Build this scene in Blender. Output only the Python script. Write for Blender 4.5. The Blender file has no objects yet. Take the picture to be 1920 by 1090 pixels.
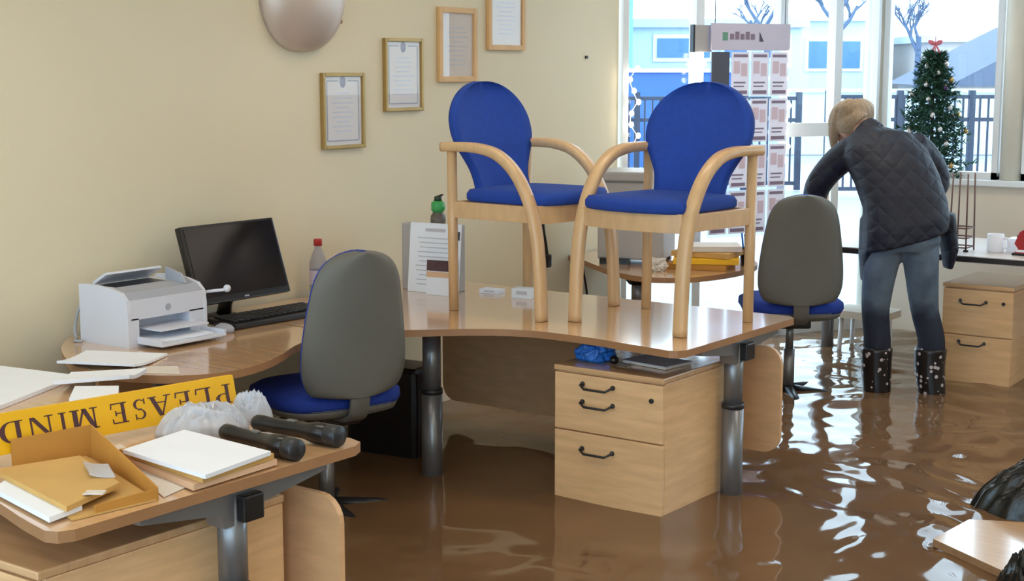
import bpy, bmesh, math, random
import numpy as np
from mathutils import Vector, Matrix, noise
R = math.radians
S = bpy.context.scene
COL = S.collection
random.seed(7); rng = np.random.RandomState(7)

# ------------------------------------------------------------------ camera, world, exposure
cam = bpy.data.cameras.new('camera'); cam.sensor_width = 36.0; cam.lens = 2810/1920*36.0
cam.clip_start = .05; cam.clip_end = 400
camo = bpy.data.objects.new('camera', cam); COL.objects.link(camo)
camo.location = (0, 0, 1.674); camo.rotation_euler = (R(90-8.4), 0, R(36.35)); S.camera = camo
w = bpy.data.worlds.new('overcast_sky'); S.world = w; w.use_nodes = True
wn = w.node_tree.nodes['Background']; wn.inputs[0].default_value = (.72, .88, 1, 1); wn.inputs[1].default_value = 3.0
S.view_settings.view_transform = 'Standard'; S.view_settings.look = 'None'
S.view_settings.gamma = 1; S.view_settings.use_curve_mapping = False
S.view_settings.exposure = 0.68
LAMP = 5.0            # strength of the ceiling light diffusers
WATER = .10

# ------------------------------------------------------------------ helpers
class MB:
    def __init__(s): s.v = []; s.f = []; s.sm = []
    def add(s, vs, fs, smooth=False):
        o = len(s.v); s.v += [tuple(map(float, p)) for p in vs]
        for f in fs: s.f.append([i+o for i in f]); s.sm.append(smooth)
        return s
    def box(s, c, d, M=None, bev=0):
        bm = bmesh.new(); bmesh.ops.create_cube(bm, size=1)
        for v in bm.verts: v.co = Vector((v.co.x*d[0], v.co.y*d[1], v.co.z*d[2]))
        if bev: bmesh.ops.bevel(bm, geom=bm.edges[:], offset=bev, segments=2, profile=.6, affect='EDGES')
        for v in bm.verts: v.co = ((M @ v.co) if M else v.co) + Vector(c)
        s.bm(bm); return s
    def b2(s, p0, p1, bev=0):
        return s.box([(a+b)/2 for a, b in zip(p0, p1)], [abs(b-a) for a, b in zip(p0, p1)], None, bev)
    def bm(s, bm, smooth=False):
        bm.verts.index_update()
        s.add([v.co for v in bm.verts], [[v.index for v in f.verts] for f in bm.faces], smooth); bm.free(); return s
    def prism(s, poly, z0, z1, M=None, caps=True, sides=True):
        n = len(poly); vs = [(p[0], p[1], z0) for p in poly]+[(p[0], p[1], z1) for p in poly]
        if M: vs = [M @ Vector(v) for v in vs]
        fs = []
        if caps: fs += [list(range(n-1, -1, -1)), list(range(n, 2*n))]
        if sides: fs += [[i, (i+1) % n, n+(i+1) % n, n+i] for i in range(n)]
        return s.add(vs, fs)
    def loft(s, rings, n=16, cap=True, power=2.0):      # rings of (centre, u, v)
        vs = []; fs = []
        for c, u, v in rings:
            c, u, v = Vector(c), Vector(u), Vector(v)
            for k in range(n):
                a = 2*math.pi*k/n; ca, sa = math.cos(a), math.sin(a)
                ca = math.copysign(abs(ca)**(2/power), ca); sa = math.copysign(abs(sa)**(2/power), sa)
                vs.append(c+u*ca+v*sa)
        m = len(rings)
        for i in range(m-1):
            for k in range(n):
                fs.append([i*n+k, i*n+(k+1) % n, (i+1)*n+(k+1) % n, (i+1)*n+k])
        s.add(vs, fs, True)
        if cap:
            s.add(vs[:n], [list(range(n-1, -1, -1))]); s.add(vs[-n:], [list(range(n))])
        return s
    def tube(s, path, r, n=10, cap=True, flat=None):    # r number or list; flat=(normal, w, t): rectangular bar
        P = [Vector(p) for p in path]; rings = []
        if not hasattr(r, '__len__'): r = [r]*len(P)
        ref = None
        for i, p in enumerate(P):
            t = (P[min(i+1, len(P)-1)]-P[max(i-1, 0)]).normalized()
            if ref is None: ref = Vector((0, 0, 1)) if abs(t.z) < .9 else Vector((1, 0, 0))
            u = (ref-t*ref.dot(t)).normalized(); v = t.cross(u); ref = u
            rings.append((p, u*r[i], v*r[i]))
        return s.loft(rings, n, cap)
    def bar(s, path, side, wd, th):                     # rectangular bar: wd along fixed side vector, th across
        P = [Vector(p) for p in path]; sd = Vector(side).normalized(); vs = []; fs = []
        for i, p in enumerate(P):
            t = (P[min(i+1, len(P)-1)]-P[max(i-1, 0)]).normalized(); q = t.cross(sd).normalized()
            b = min(wd, th)*.22; a = wd/2; c = th/2
            for x, y in ((a-b, c), (-a+b, c), (-a, c-b), (-a, -c+b), (-a+b, -c), (a-b, -c), (a, -c+b), (a, c-b)):
                vs.append(p+sd*x+q*y)
        m = len(P)
        for i in range(m-1):
            for k in range(8): fs.append([i*8+k, i*8+(k+1) % 8, i*8+8+(k+1) % 8, i*8+8+k])
        s.add(vs, fs, True); s.add(vs[:8], [list(range(8))]); s.add(vs[-8:], [list(range(8))]); return s
    def lathe(s, prof, n=20, c=(0, 0, 0), M=None):      # prof of (r, z)
        vs = []; fs = []
        for r, z in prof:
            for k in range(n):
                a = 2*math.pi*k/n; p = Vector((r*math.cos(a), r*math.sin(a), z))
                vs.append(((M @ p) if M else p)+Vector(c))
        for i in range(len(prof)-1):
            for k in range(n): fs.append([i*n+k, i*n+(k+1) % n, (i+1)*n+(k+1) % n, (i+1)*n+k])
        return s.add(vs, fs, True)
    def ell(s, c, r, n=14, M=None):
        return s.lathe([(max(1e-4, math.sin(math.pi*i/n)), -math.cos(math.pi*i/n)) for i in range(n+1)], n+4, c,
                       (M or Matrix.Identity(3)) @ Matrix.Diagonal(Vector(r)))
    def mesh(s, name):
        me = bpy.data.meshes.new(name); me.from_pydata(s.v, [], s.f)
        me.polygons.foreach_set('use_smooth', s.sm); me.update(); return me
    def build(s, name, mat, parent=None, world=False, origin=None):
        if parent is not None and world:
            o = WL[parent.name]; s.v = [(a-o[0], b-o[1], c-o[2]) for a, b, c in s.v]
        if parent is None and origin is not None:
            s.v = [(a-origin[0], b-origin[1], c-origin[2]) for a, b, c in s.v]
        me = s.mesh(name); me.materials.append(mat)
        bm = bmesh.new(); bm.from_mesh(me); bmesh.ops.remove_doubles(bm, verts=bm.verts, dist=1e-6)
        bmesh.ops.recalc_face_normals(bm, faces=bm.faces); bm.to_mesh(me); bm.free()
        ob = bpy.data.objects.new(name, me); COL.objects.link(ob)
        if parent is not None: ob.parent = parent; WL[ob.name] = WL[parent.name]
        else:
            ob.location = origin or (0, 0, 0); WL[ob.name] = tuple(origin or (0, 0, 0))
        return ob
WL = {}
def tag(o, label, cat, group=None, kind=None):
    if label: o['label'] = label
    if cat: o['category'] = cat
    if group: o['group'] = group
    if kind: o['kind'] = kind
    return o
def thing(name, label, cat, loc=(0, 0, 0), rz=0, group=None):
    o = bpy.data.objects.new(name, None); COL.objects.link(o); o.empty_display_size = .1
    o.location = loc; o.rotation_euler = (0, 0, rz); WL[o.name] = tuple(loc)
    return tag(o, label, cat, group)
def struct(name, mb, mat, parent=None):
    o = mb.build(name, mat, parent)
    if parent is None: o['kind'] = 'structure'
    return o
def copy_tree(o, parent=None):
    c = o.copy(); COL.objects.link(c); c.parent = parent; WL[c.name] = WL[o.name]
    for ch in list(o.children): copy_tree(ch, c)
    return c
def catmull(pts, k=6):
    out = []; n = len(pts)
    for i in range(n-1):
        p0, p1, p2, p3 = [np.array(pts[max(0, min(n-1, j))], float) for j in (i-1, i, i+1, i+2)]
        for t in np.linspace(0, 1, k, endpoint=False):
            out.append(.5*((2*p1)+(-p0+p2)*t+(2*p0-5*p1+4*p2-p3)*t*t+(-p0+3*p1-3*p2+p3)*t**3))
    out.append(np.array(pts[-1], float)); return [tuple(p) for p in out]
def rrect(x0, y0, x1, y1, r, n=5):
    out = []
    for cx, cy, a in ((x1-r, y1-r, 0), (x0+r, y1-r, 90), (x0+r, y0+r, 180), (x1-r, y0+r, 270)):
        for k in range(n+1):
            t = R(a+90*k/n); out.append((cx+r*math.cos(t), cy+r*math.sin(t)))
    return out
def fuse(mb, voxel, smooth=4):                          # one continuous surface out of overlapping volumes
    me = mb.mesh('tmp'); ob = bpy.data.objects.new('tmp', me); COL.objects.link(ob)
    m = ob.modifiers.new('r', 'REMESH'); m.mode = 'VOXEL'; m.voxel_size = voxel; m.use_smooth_shade = True
    if smooth: q = ob.modifiers.new('s', 'SMOOTH'); q.iterations = smooth; q.factor = .5
    dg = bpy.context.evaluated_depsgraph_get(); em = bpy.data.meshes.new_from_object(ob.evaluated_get(dg))
    out = MB(); out.add([v.co for v in em.vertices], [list(p.vertices) for p in em.polygons], True)
    bpy.data.objects.remove(ob); bpy.data.meshes.remove(me); bpy.data.meshes.remove(em); return out
XY = Matrix(((0, 0, 1), (1, 0, 0), (0, 1, 0)))          # prism drawn in (y, z), extruded along x
XZ = Matrix(((1, 0, 0), (0, 0, 1), (0, 1, 0)))          # prism drawn in (x, z), extruded along y

# ------------------------------------------------------------------ materials
def lin(c):
    return tuple(((x/255)/12.92 if x/255 <= .04045 else ((x/255+.055)/1.055)**2.4) for x in c)+(1,)
MT = {}
def mat(name, srgb, rough=.5, metal=0, var=.06, scale=8, bump=0, bscale=60, spec=.5, coat=0, stretch=None, var2=None):
    m = bpy.data.materials.new(name); m.use_nodes = True; nt = m.node_tree; b = nt.nodes['Principled BSDF']
    b.inputs['Roughness'].default_value = rough; b.inputs['Metallic'].default_value = metal
    b.inputs['Specular IOR Level'].default_value = spec; b.inputs['Coat Weight'].default_value = coat
    b.inputs['Coat Roughness'].default_value = .1
    tc = nt.nodes.new('ShaderNodeTexCoord'); mp = nt.nodes.new('ShaderNodeMapping'); nt.links.new(tc.outputs['Object'], mp.inputs[0])
    if stretch: mp.inputs['Scale'].default_value = stretch
    n = nt.nodes.new('ShaderNodeTexNoise'); n.inputs['Scale'].default_value = scale; n.inputs['Detail'].default_value = 5
    nt.links.new(mp.outputs[0], n.inputs['Vector'])
    r = nt.nodes.new('ShaderNodeValToRGB'); c = lin(srgb); c2 = lin(var2) if var2 else c
    r.color_ramp.elements[0].position = .3; r.color_ramp.elements[1].position = .7
    r.color_ramp.elements[0].color = tuple(x*(1-var) for x in c[:3])+(1,)
    r.color_ramp.elements[1].color = tuple(min(1, x*(1+var)) for x in c2[:3])+(1,)
    nt.links.new(n.outputs['Fac'], r.inputs[0]); nt.links.new(r.outputs[0], b.inputs['Base Color'])
    if bump:
        n2 = nt.nodes.new('ShaderNodeTexNoise'); n2.inputs['Scale'].default_value = bscale; n2.inputs['Detail'].default_value = 3
        nt.links.new(mp.outputs[0], n2.inputs['Vector'])
        bp = nt.nodes.new('ShaderNodeBump'); bp.inputs['Strength'].default_value = bump; bp.inputs['Distance'].default_value = .01
        nt.links.new(n2.outputs['Fac'], bp.inputs['Height']); nt.links.new(bp.outputs[0], b.inputs['Normal'])
    MT[name] = m; return m
def emit(name, srgb, strength):
    m = mat(name, srgb); b = m.node_tree.nodes['Principled BSDF']
    b.inputs['Emission Color'].default_value = lin(srgb); b.inputs['Emission Strength'].default_value = strength; return m
def thin(name, tint, gloss=.06, rough=.0, body=0, bodycol=(255, 255, 255)):
    m = bpy.data.materials.new(name); m.use_nodes = True; nt = m.node_tree; nt.nodes.clear()
    o = nt.nodes.new('ShaderNodeOutputMaterial'); t = nt.nodes.new('ShaderNodeBsdfTransparent'); g = nt.nodes.new('ShaderNodeBsdfGlossy')
    t.inputs[0].default_value = lin(tint); g.inputs['Roughness'].default_value = rough
    f = nt.nodes.new('ShaderNodeLayerWeight'); pw = nt.nodes.new('ShaderNodeMath'); pw.operation = 'POWER'; pw.inputs[1].default_value = 4
    ad = nt.nodes.new('ShaderNodeMath'); ad.operation = 'MULTIPLY_ADD'; ad.inputs[1].default_value = .55; ad.inputs[2].default_value = .03
    nt.links.new(f.outputs['Facing'], pw.inputs[0]); nt.links.new(pw.outputs[0], ad.inputs[0])
    mx = nt.nodes.new('ShaderNodeMixShader'); nt.links.new(ad.outputs[0], mx.inputs[0])
    src = t
    if body:
        d = nt.nodes.new('ShaderNodeBsdfDiffuse'); d.inputs[0].default_value = lin(bodycol)
        m2 = nt.nodes.new('ShaderNodeMixShader'); m2.inputs[0].default_value = body
        nt.links.new(t.outputs[0], m2.inputs[1]); nt.links.new(d.outputs[0], m2.inputs[2]); src = m2
    nt.links.new(src.outputs[0], mx.inputs[1]); nt.links.new(g.outputs[0], mx.inputs[2]); nt.links.new(mx.outputs[0], o.inputs[0])
    MT[name] = m; return m
def sheer(name, srgb, tr=.45):                           # paper lit from behind
    m = bpy.data.materials.new(name); m.use_nodes = True; nt = m.node_tree; nt.nodes.clear()
    o = nt.nodes.new('ShaderNodeOutputMaterial'); t = nt.nodes.new('ShaderNodeBsdfTranslucent'); d = nt.nodes.new('ShaderNodeBsdfDiffuse')
    t.inputs[0].default_value = lin(srgb); d.inputs[0].default_value = lin(srgb)
    mx = nt.nodes.new('ShaderNodeMixShader'); mx.inputs[0].default_value = tr
    nt.links.new(d.outputs[0], mx.inputs[1]); nt.links.new(t.outputs[0], mx.inputs[2]); nt.links.new(mx.outputs[0], o.inputs[0])
    MT[name] = m; return m

CREAM = mat('cream_wall_paint', (226, 216, 189), .75, var=.025, scale=1.2, bump=.05, bscale=120)
CREAM2 = mat('pale_wall_paint', (226, 214, 196), .7, var=.03, scale=2)
CEIL = mat('white_ceiling_paint', (238, 236, 230), .8, var=.02)
CARPET = mat('sodden_carpet', (70, 55, 42), .9, var=.2, scale=20)
WHITEF = mat('white_window_frame', (232, 236, 238), .4, var=.02)
COLM = mat('cream_post_paint', (232, 224, 206), .5, var=.03)
BEECH = mat('beech_laminate', (234, 190, 140), .36, var=.07, scale=5, stretch=(1.2, 1.2, 9), var2=(238, 196, 148), coat=.15)
BEECHH = mat('beech_desktop_laminate', (214, 170, 124), .2, var=.06, scale=4, stretch=(1, 9, 1), var2=(218, 176, 132), coat=1.0)
BEECHD = mat('beech_edge_band', (166, 122, 84), .4, var=.08)
BEECHM = mat('beech_modesty_panel', (226, 180, 134), .4, var=.07, scale=5, stretch=(2, 2, 8))
CHWOOD = mat('bent_beech_wood', (216, 178, 132), .38, var=.07, scale=9, stretch=(4, 4, 1), coat=.2)
BLUE = mat('blue_upholstery', (22, 66, 160), .85, var=.08, scale=40, bump=.25, bscale=400)
NAVYF = mat('blue_chair_fabric', (24, 58, 156), .85, var=.1, scale=30, bump=.25, bscale=400)
GREYP = mat('grey_moulded_plastic', (104, 104, 98), .55, var=.06, scale=5, bump=.1, bscale=200)
DARKM = mat('dark_steel', (62, 64, 68), .4, .6)
STEEL = mat('grey_painted_steel', (136, 138, 142), .32, .6, var=.05)
BLACKP = mat('black_plastic', (24, 23, 24), .3, var=.1)
SCREEN = mat('dark_screen', (26, 23, 23), .22, var=.03, spec=.35)
PWHITE = mat('printer_white_plastic', (214, 218, 230), .45, var=.02)
PGREY = mat('printer_grey_plastic', (168, 172, 184), .5, var=.03)
PAPER = mat('white_paper', (240, 245, 255), .8, var=.015)
PAPER2 = mat('off_white_paper', (222, 214, 204), .8, var=.03)
INK = mat('faint_print', (198, 196, 204), .8, var=.1)
INKD = mat('dark_print', (84, 60, 62), .7, var=.15, scale=30)
BUFF = mat('buff_card', (206, 164, 96), .75, var=.06)
BUFFP = mat('pale_buff_card', (222, 184, 150), .75, var=.05)
BROWNC = mat('brown_card', (190, 134, 56), .7, var=.08)
YELLOW = mat('yellow_sign_board', (244, 188, 0), .5, var=.05, scale=3)
LETTER = mat('maroon_lettering', (78, 44, 52), .5, var=.05)
GOLD = mat('gold_frame', (170, 140, 84), .35, .5, var=.1)
FWOOD = mat('pale_wood_frame', (214, 172, 116), .5, var=.08, scale=10)
CERT = mat('certificate_paper', (214, 204, 196), .7, var=.03, scale=3)
CERTL = mat('certificate_border', (150, 146, 150), .7, var=.15, scale=30)
CREST = mat('certificate_crest', (120, 106, 124), .7, var=.2, scale=60)
SATIN = mat('satin_metal_shade', (204, 188, 176), .4, .35, var=.04, scale=3)
GLASS = thin('window_glass', (246, 252, 255))
PICGL = thin('picture_glass', (255, 255, 255))
BOTTLE = thin('clear_plastic_bottle', (225, 228, 236), rough=.08, body=.22, bodycol=(205, 200, 215))
CLEARP = thin('clear_crumpled_plastic', (232, 238, 248), rough=.1, body=.5, bodycol=(238, 242, 250))
RED = mat('red_plastic', (176, 40, 44), .4)
GREEN = mat('green_plastic', (62, 168, 90), .4)
SMOKE = mat('mottled_brown_plastic', (104, 94, 84), .4, var=.4, scale=60)
BINBAG = mat('black_bin_liner', (22, 26, 28), .2, var=.2, scale=14, bump=.25, bscale=14)
BLUEBAG = mat('bright_blue_plastic', (36, 112, 206), .35, var=.15, scale=20)
JACKET = mat('navy_quilted_jacket', (23, 29, 47), .62, var=.12, scale=10)
JEANS = mat('washed_denim', (82, 98, 118), .85, var=.22, scale=7, bump=.2, bscale=260, var2=(104, 120, 138))
SKIN = mat('skin', (214, 168, 146), .5, var=.04)
HAIR = mat('blonde_hair', (188, 164, 136), .5, var=.25, scale=30, stretch=(6, 6, 1), bump=.6, bscale=90)
BOOT = mat('black_flowered_rubber', (30, 28, 32), .3)
PINE = mat('pine_needles', (38, 78, 58), .7, var=.45, scale=14)
BARK = mat('bark', (82, 64, 52), .9, var=.2)
SILV = mat('silver_bauble', (226, 222, 224), .2, .6)
PURP = mat('purple_bauble', (74, 48, 86), .25, .3)
GOLDB = mat('gold_bauble', (214, 176, 110), .25, .5)
PINK = mat('pink_ribbon', (226, 120, 130), .5)
FAIRY = emit('fairy_bulb', (255, 244, 226), 9)
TUBE = emit('ceiling_light_diffuser', (255, 238, 214), LAMP)
OFFWH = mat('grey_machine_casing', (176, 172, 170), .5, var=.04)
# quilting and flower print are woven/printed patterns on their own cloth
def pattern():
    nt = JACKET.node_tree; b = nt.nodes['Principled BSDF']; tc = nt.nodes['Texture Coordinate']
    hs = []
    for rot in (45, -45):
        m0 = nt.nodes.new('ShaderNodeMapping'); m0.inputs['Rotation'].default_value = (0, 0, R(-36)); nt.links.new(tc.outputs['Object'], m0.inputs[0])
        mp = nt.nodes.new('ShaderNodeMapping'); mp.inputs['Rotation'].default_value = (0, R(rot), 0); nt.links.new(m0.outputs[0], mp.inputs[0])
        wv = nt.nodes.new('ShaderNodeTexWave'); wv.inputs['Scale'].default_value = 5.2; wv.inputs['Distortion'].default_value = .4; wv.bands_direction = 'X'
        nt.links.new(mp.outputs[0], wv.inputs['Vector'])
        pw = nt.nodes.new('ShaderNodeMath'); pw.operation = 'POWER'; pw.inputs[1].default_value = .4; nt.links.new(wv.outputs['Fac'], pw.inputs[0]); hs.append(pw)
    mn = nt.nodes.new('ShaderNodeMath'); mn.operation = 'MINIMUM'
    for i in (0, 1): nt.links.new(hs[i].outputs[0], mn.inputs[i])
    bp = nt.nodes.new('ShaderNodeBump'); bp.inputs['Strength'].default_value = .5; bp.inputs['Distance'].default_value = .008
    nt.links.new(mn.outputs[0], bp.inputs['Height']); nt.links.new(bp.outputs[0], b.inputs['Normal'])
    nt = BOOT.node_tree; b = nt.nodes['Principled BSDF']; tc = nt.nodes['Texture Coordinate']
    vo = nt.nodes.new('ShaderNodeTexVoronoi'); vo.inputs['Scale'].default_value = 34; nt.links.new(tc.outputs['Object'], vo.inputs['Vector'])
    r = nt.nodes.new('ShaderNodeValToRGB'); r.color_ramp.interpolation = 'CONSTANT'
    r.color_ramp.elements[0].color = lin((206, 196, 200)); r.color_ramp.elements[1].position = .30; r.color_ramp.elements[1].color = lin((26, 24, 28))
    nt.links.new(vo.outputs['Distance'], r.inputs[0]); nt.links.new(r.outputs[0], b.inputs['Base Color'])
    nt = JEANS.node_tree; b = nt.nodes['Principled BSDF']; tc = nt.nodes['Texture Coordinate']; old = b.inputs['Base Color'].links[0].from_socket
    sx = nt.nodes.new('ShaderNodeSeparateXYZ'); nt.links.new(tc.outputs['Object'], sx.inputs[0])
    nz = nt.nodes.new('ShaderNodeTexNoise'); nz.inputs['Scale'].default_value = 9; nt.links.new(tc.outputs['Object'], nz.inputs['Vector'])
    ma = nt.nodes.new('ShaderNodeMath'); ma.operation = 'MULTIPLY_ADD'; ma.inputs[1].default_value = .12; nt.links.new(nz.outputs['Fac'], ma.inputs[0]); nt.links.new(sx.outputs['Z'], ma.inputs[2])
    mr = nt.nodes.new('ShaderNodeMapRange'); mr.inputs['From Min'].default_value = .53; mr.inputs['From Max'].default_value = .62; nt.links.new(ma.outputs[0], mr.inputs[0])
    mx = nt.nodes.new('ShaderNodeMix'); mx.data_type = 'RGBA'; nt.links.new(mr.outputs[0], mx.inputs[0]); mx.inputs[6].default_value = lin((34, 40, 58)); nt.links.new(old, mx.inputs[7]); nt.links.new(mx.outputs[2], b.inputs['Base Color'])
pattern()
def water_mat():
    m = bpy.data.materials.new('muddy_water'); m.use_nodes = True; nt = m.node_tree; b = nt.nodes['Principled BSDF']
    b.inputs['Roughness'].default_value = .045; b.inputs['IOR'].default_value = 1.36
    tc = nt.nodes.new('ShaderNodeTexCoord'); n = nt.nodes.new('ShaderNodeTexNoise'); n.inputs['Scale'].default_value = 1.1; n.inputs['Detail'].default_value = 6
    nt.links.new(tc.outputs['Object'], n.inputs['Vector'])
    r = nt.nodes.new('ShaderNodeValToRGB'); r.color_ramp.elements[0].color = lin((108, 82, 58)); r.color_ramp.elements[1].color = lin((128, 98, 71))
    r.color_ramp.elements[0].position = .3; r.color_ramp.elements[1].position = .7
    nt.links.new(n.outputs['Fac'], r.inputs[0]); nt.links.new(r.outputs[0], b.inputs['Base Color'])
    return m
WATERM = water_mat()

# ------------------------------------------------------------------ room shell
XW, XR, YN, YF, ZC = -4.45, 2.6, -1.0, 8.70, 2.75
struct('floor', MB().b2((XW-.15, YN-.15, -.1), (XR+.15, YF+.12, 0)), CARPET)
struct('ceiling', MB().b2((XW-.15, YN-.15, ZC), (XR+.15, YF+.12, ZC+.1)), CEIL)
struct('wall_left', MB().b2((XW-.15, YN-.15, 0), (XW, 7.03, ZC)), CREAM)
struct('wall_right', MB().b2((XR, YN, 0), (XR+.15, YF+.12, ZC)), CREAM)
bl = MB().b2((XW, YN, .0), (XW+.015, 7.0, .16), .004); struct('baseboard_left', bl, COLM)
# wall behind the photographer: tall shop windows
near = MB().b2((XW, YN-.15, 0), (XR, YN, .3)).b2((XW, YN-.15, 2.6), (XR, YN, ZC))
for i in range(5): x = XW+i*(XR-XW-.25)/4; near.b2((x, YN-.15, .3), (x+.25, YN, 2.6))
struct('wall_near', near, CREAM2)
wi = 0
for i in range(4):
    x0 = XW+i*(XR-XW-.25)/4+.25; x1 = XW+(i+1)*(XR-XW-.25)/4; wi += 1
    wo = struct('window_%d' % (20+i), MB().b2((x0, YN-.1, .3), (x0+.05, YN-.04, 2.6)).b2((x1-.05, YN-.1, .3), (x1, YN-.04, 2.6)).b2((x0, YN-.1, .3), (x1, YN-.04, .35)).b2((x0, YN-.1, 2.55), (x1, YN-.04, 2.6)), WHITEF)
    MB().b2((x0+.05, YN-.075, .35), (x1-.05, YN-.069, 2.55)).build('pane', GLASS, wo)
# far low wall with sill, posts and panes
struct('wall_far', MB().b2((-3.62, YF, 0), (XR, YF+.12, 1.0)), CREAM2)
struct('trim_1', MB().b2((-3.66, YF-.05, 1.0), (XR, YF+.15, 1.035), .006), WHITEF)
struct('trim_2', MB().b2((-3.66, YF, 2.55), (XR, YF+.15, ZC)), WHITEF)
px = [-3.70, -2.84, -1.98, -1.12, -.26, .6, 1.46, 2.32]
for i, x in enumerate(px):
    struct('trim_%d' % (i+3), MB().tube([(x, YF+.06, 0 if i == 0 else 1.03), (x, YF+.06, ZC)], .062, 24), COLM)
for i in range(len(px)-1):
    x0, x1 = px[i]+.07, px[i+1]-.07; y = YF+.06
    wo = struct('window_%d' % (i+2), MB().b2((x0, y-.03, 1.035), (x0+.035, y+.03, 2.55)).b2((x1-.035, y-.03, 1.035), (x1, y+.03, 2.55)).b2((x0, y-.03, 1.035), (x1, y+.03, 1.075)).b2((x0, y-.03, 2.51), (x1, y+.03, 2.55)), WHITEF)
    MB().b2((x0+.03, y-.004, 1.07), (x1-.03, y+.004, 2.52)).build('pane', GLASS, wo)
# splayed full-height shop front between the left wall and the first post
G0 = Vector((-4.45, 7.05, 0)); G1 = Vector((-3.66, 8.70, 0)); GL = (G1-G0).length; gd = (G1-G0).normalized(); gn = Vector((gd.y, -gd.x, 0))
GM = Matrix(((gd.x, gn.x, 0), (gd.y, gn.y, 0), (0, 0, 1)))
def gp(t, off=0, z=0): return G0+gd*t+gn*off+Vector((0, 0, z))
def gbox(mb, t0, t1, o0, o1, z0, z1, bev=0): return mb.box(gp((t0+t1)/2, (o0+o1)/2, (z0+z1)/2), (t1-t0, abs(o1-o0), z1-z0), GM, bev)
stops = [0, .50, 1.09, 1.50, GL]
for i in range(4):
    a, b_ = stops[i], stops[i+1]
    fr = MB(); gbox(fr, a, a+.035, -.04, .03, 0, ZC); gbox(fr, b_-.02, b_, -.04, .03, 0, ZC); gbox(fr, a, b_, -.04, .03, .0, .17); gbox(fr, a, b_, -.04, .03, 2.6, ZC)
    wo = struct('window_%d' % (i+10), fr, WHITEF)
    gbox(MB(), a+.03, b_-.015, -.008, .0, .16, 2.61).build('pane', GLASS, wo)
    if i == 2: gbox(MB(), a+.03, b_-.015, -.03, .02, 1.28, 1.36).build('transom', WHITEF, wo)
# ceiling light fittings
lab = 'square-edged ceiling light fitting with glowing diffuser'
lf = thing('ceiling_light', lab, 'ceiling light', (-3.1, .4, ZC), 0, 'ceiling light fittings')
MB().b2((-.62, -.18, -.06), (.62, -.16, 0)).b2((-.62, .16, -.06), (.62, .18, 0)).b2((-.62, -.16, -.06), (-.6, .16, 0)).b2((.6, -.16, -.06), (.62, .16, 0)).build('housing', WHITEF, lf)
MB().b2((-.6, -.16, -.055), (.6, .16, -.045)).build('diffuser', TUBE, lf)
for x in (-3.1, -1.0, 1.1):
    for y in (.4, 2.6, 4.8, 7.0):
        if (x, y) != (-3.1, .4): c = copy_tree(lf); c.location = (x, y, ZC)

# ------------------------------------------------------------------ flood water
def water():
    nx, ny = 400, 560; xs = np.linspace(XW+.002, XR, nx); ys = np.linspace(YN, YF, ny); X, Y = np.meshgrid(xs, ys)
    rg = np.random.RandomState(3)
    wx = X+.10*np.sin(2.3*Y+1)+.06*np.sin(5.1*X-3.3*Y); wy = Y+.10*np.sin(2.9*X+.4)+.05*np.sin(4.3*Y+2.2*X)
    def waves(k0, k1, n):
        z = np.zeros_like(X)
        for _ in range(n):
            k = rg.uniform(k0, k1); a = rg.uniform(0, 2*math.pi); z += np.sin(k*(wx*math.cos(a)+wy*math.sin(a))+rg.uniform(0, 6.28))/k
        return z/math.sqrt(n)
    big = waves(5, 10, 8); mid = waves(14, 28, 12); fine = waves(34, 62, 12)
    rough = 1.25/(1+np.exp(-(X+2.2)/.35)); rough = np.maximum(rough, 1/(1+np.exp(-(Y-6.0)/.35)))
    patch = .5+.5*np.tanh(2.2*waves(1.5, 4, 6)*2.0)
    Z = .04*big*(.5+.5*rough)+(.020+.115*rough*(.35+.65*patch))*mid+(.008+.085*rough*(.4+.6*patch))*fine
    Z = WATER+.75*Z
    vs = np.stack([X, Y, Z], -1).reshape(-1, 3)
    # keep inside the splayed shop front
    d = (vs[:, 0]-G0.x)*gn.x+(vs[:, 1]-G0.y)*gn.y
    idx = np.arange(nx*ny).reshape(ny, nx)
    fs = np.stack([idx[:-1, :-1], idx[:-1, 1:], idx[1:, 1:], idx[1:, :-1]], -1).reshape(-1, 4)
    keep = (d[fs] > -.01).all(1); fs = fs[keep]
    me = bpy.data.meshes.new('flood_water'); me.from_pydata(vs.tolist(), [], fs.tolist())
    me.polygons.foreach_set('use_smooth', [True]*len(me.polygons)); me.materials.append(WATERM); me.update()
    ob = bpy.data.objects.new('flood_water', me); COL.objects.link(ob)
    tag(ob, 'muddy brown flood water covering the whole office floor', 'water', kind='stuff')
water()

# ------------------------------------------------------------------ desks
def desktop(root, poly, z, th=.026, m=BEECHH):
    p = [(a-WL[root.name][0], b-WL[root.name][1]) for a, b in poly]
    MB().prism(p, z-th, z, sides=False).build('desktop', m, root)
    MB().prism(p, z-th, z, caps=False).build('edge_band', BEECHD, root)
def desk_leg(root, x, y, ztop, foot=(0, .34), brk=True):
    o = WL[root.name]; x -= o[0]; y -= o[1]
    l = MB().tube([(x, y, .02), (x, y, .44)], .041, 20).build('leg', STEEL, root)
    MB().tube([(x, y, .43), (x, y, ztop-.05)], .036, 20).build('upper_tube', STEEL, l)
    MB().tube([(x, y, .425), (x, y, .445)], .0425, 20).build('collar', DARKM, l)
    MB().b2((x-.035, y-foot[1], 0), (x+.035, y+foot[1], .03), .01).build('foot', DARKM, l)
    if brk:
        a = MB(); vs = [(-.3, ztop-.026), (.3, ztop-.026), (.3, ztop-.05), (.06, ztop-.085), (.05, ztop-.12), (-.05, ztop-.12), (-.06, ztop-.085), (-.3, ztop-.05)]
        a.prism([(y+p, q) for p, q in vs], x-.03, x+.03, XY); a.build('bracket', STEEL, root)
        MB().b2((x+.03, y-.015, ztop-.11), (x+.062, y+.05, ztop-.045), .006).build('end_cap', BLACKP, root)
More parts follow.
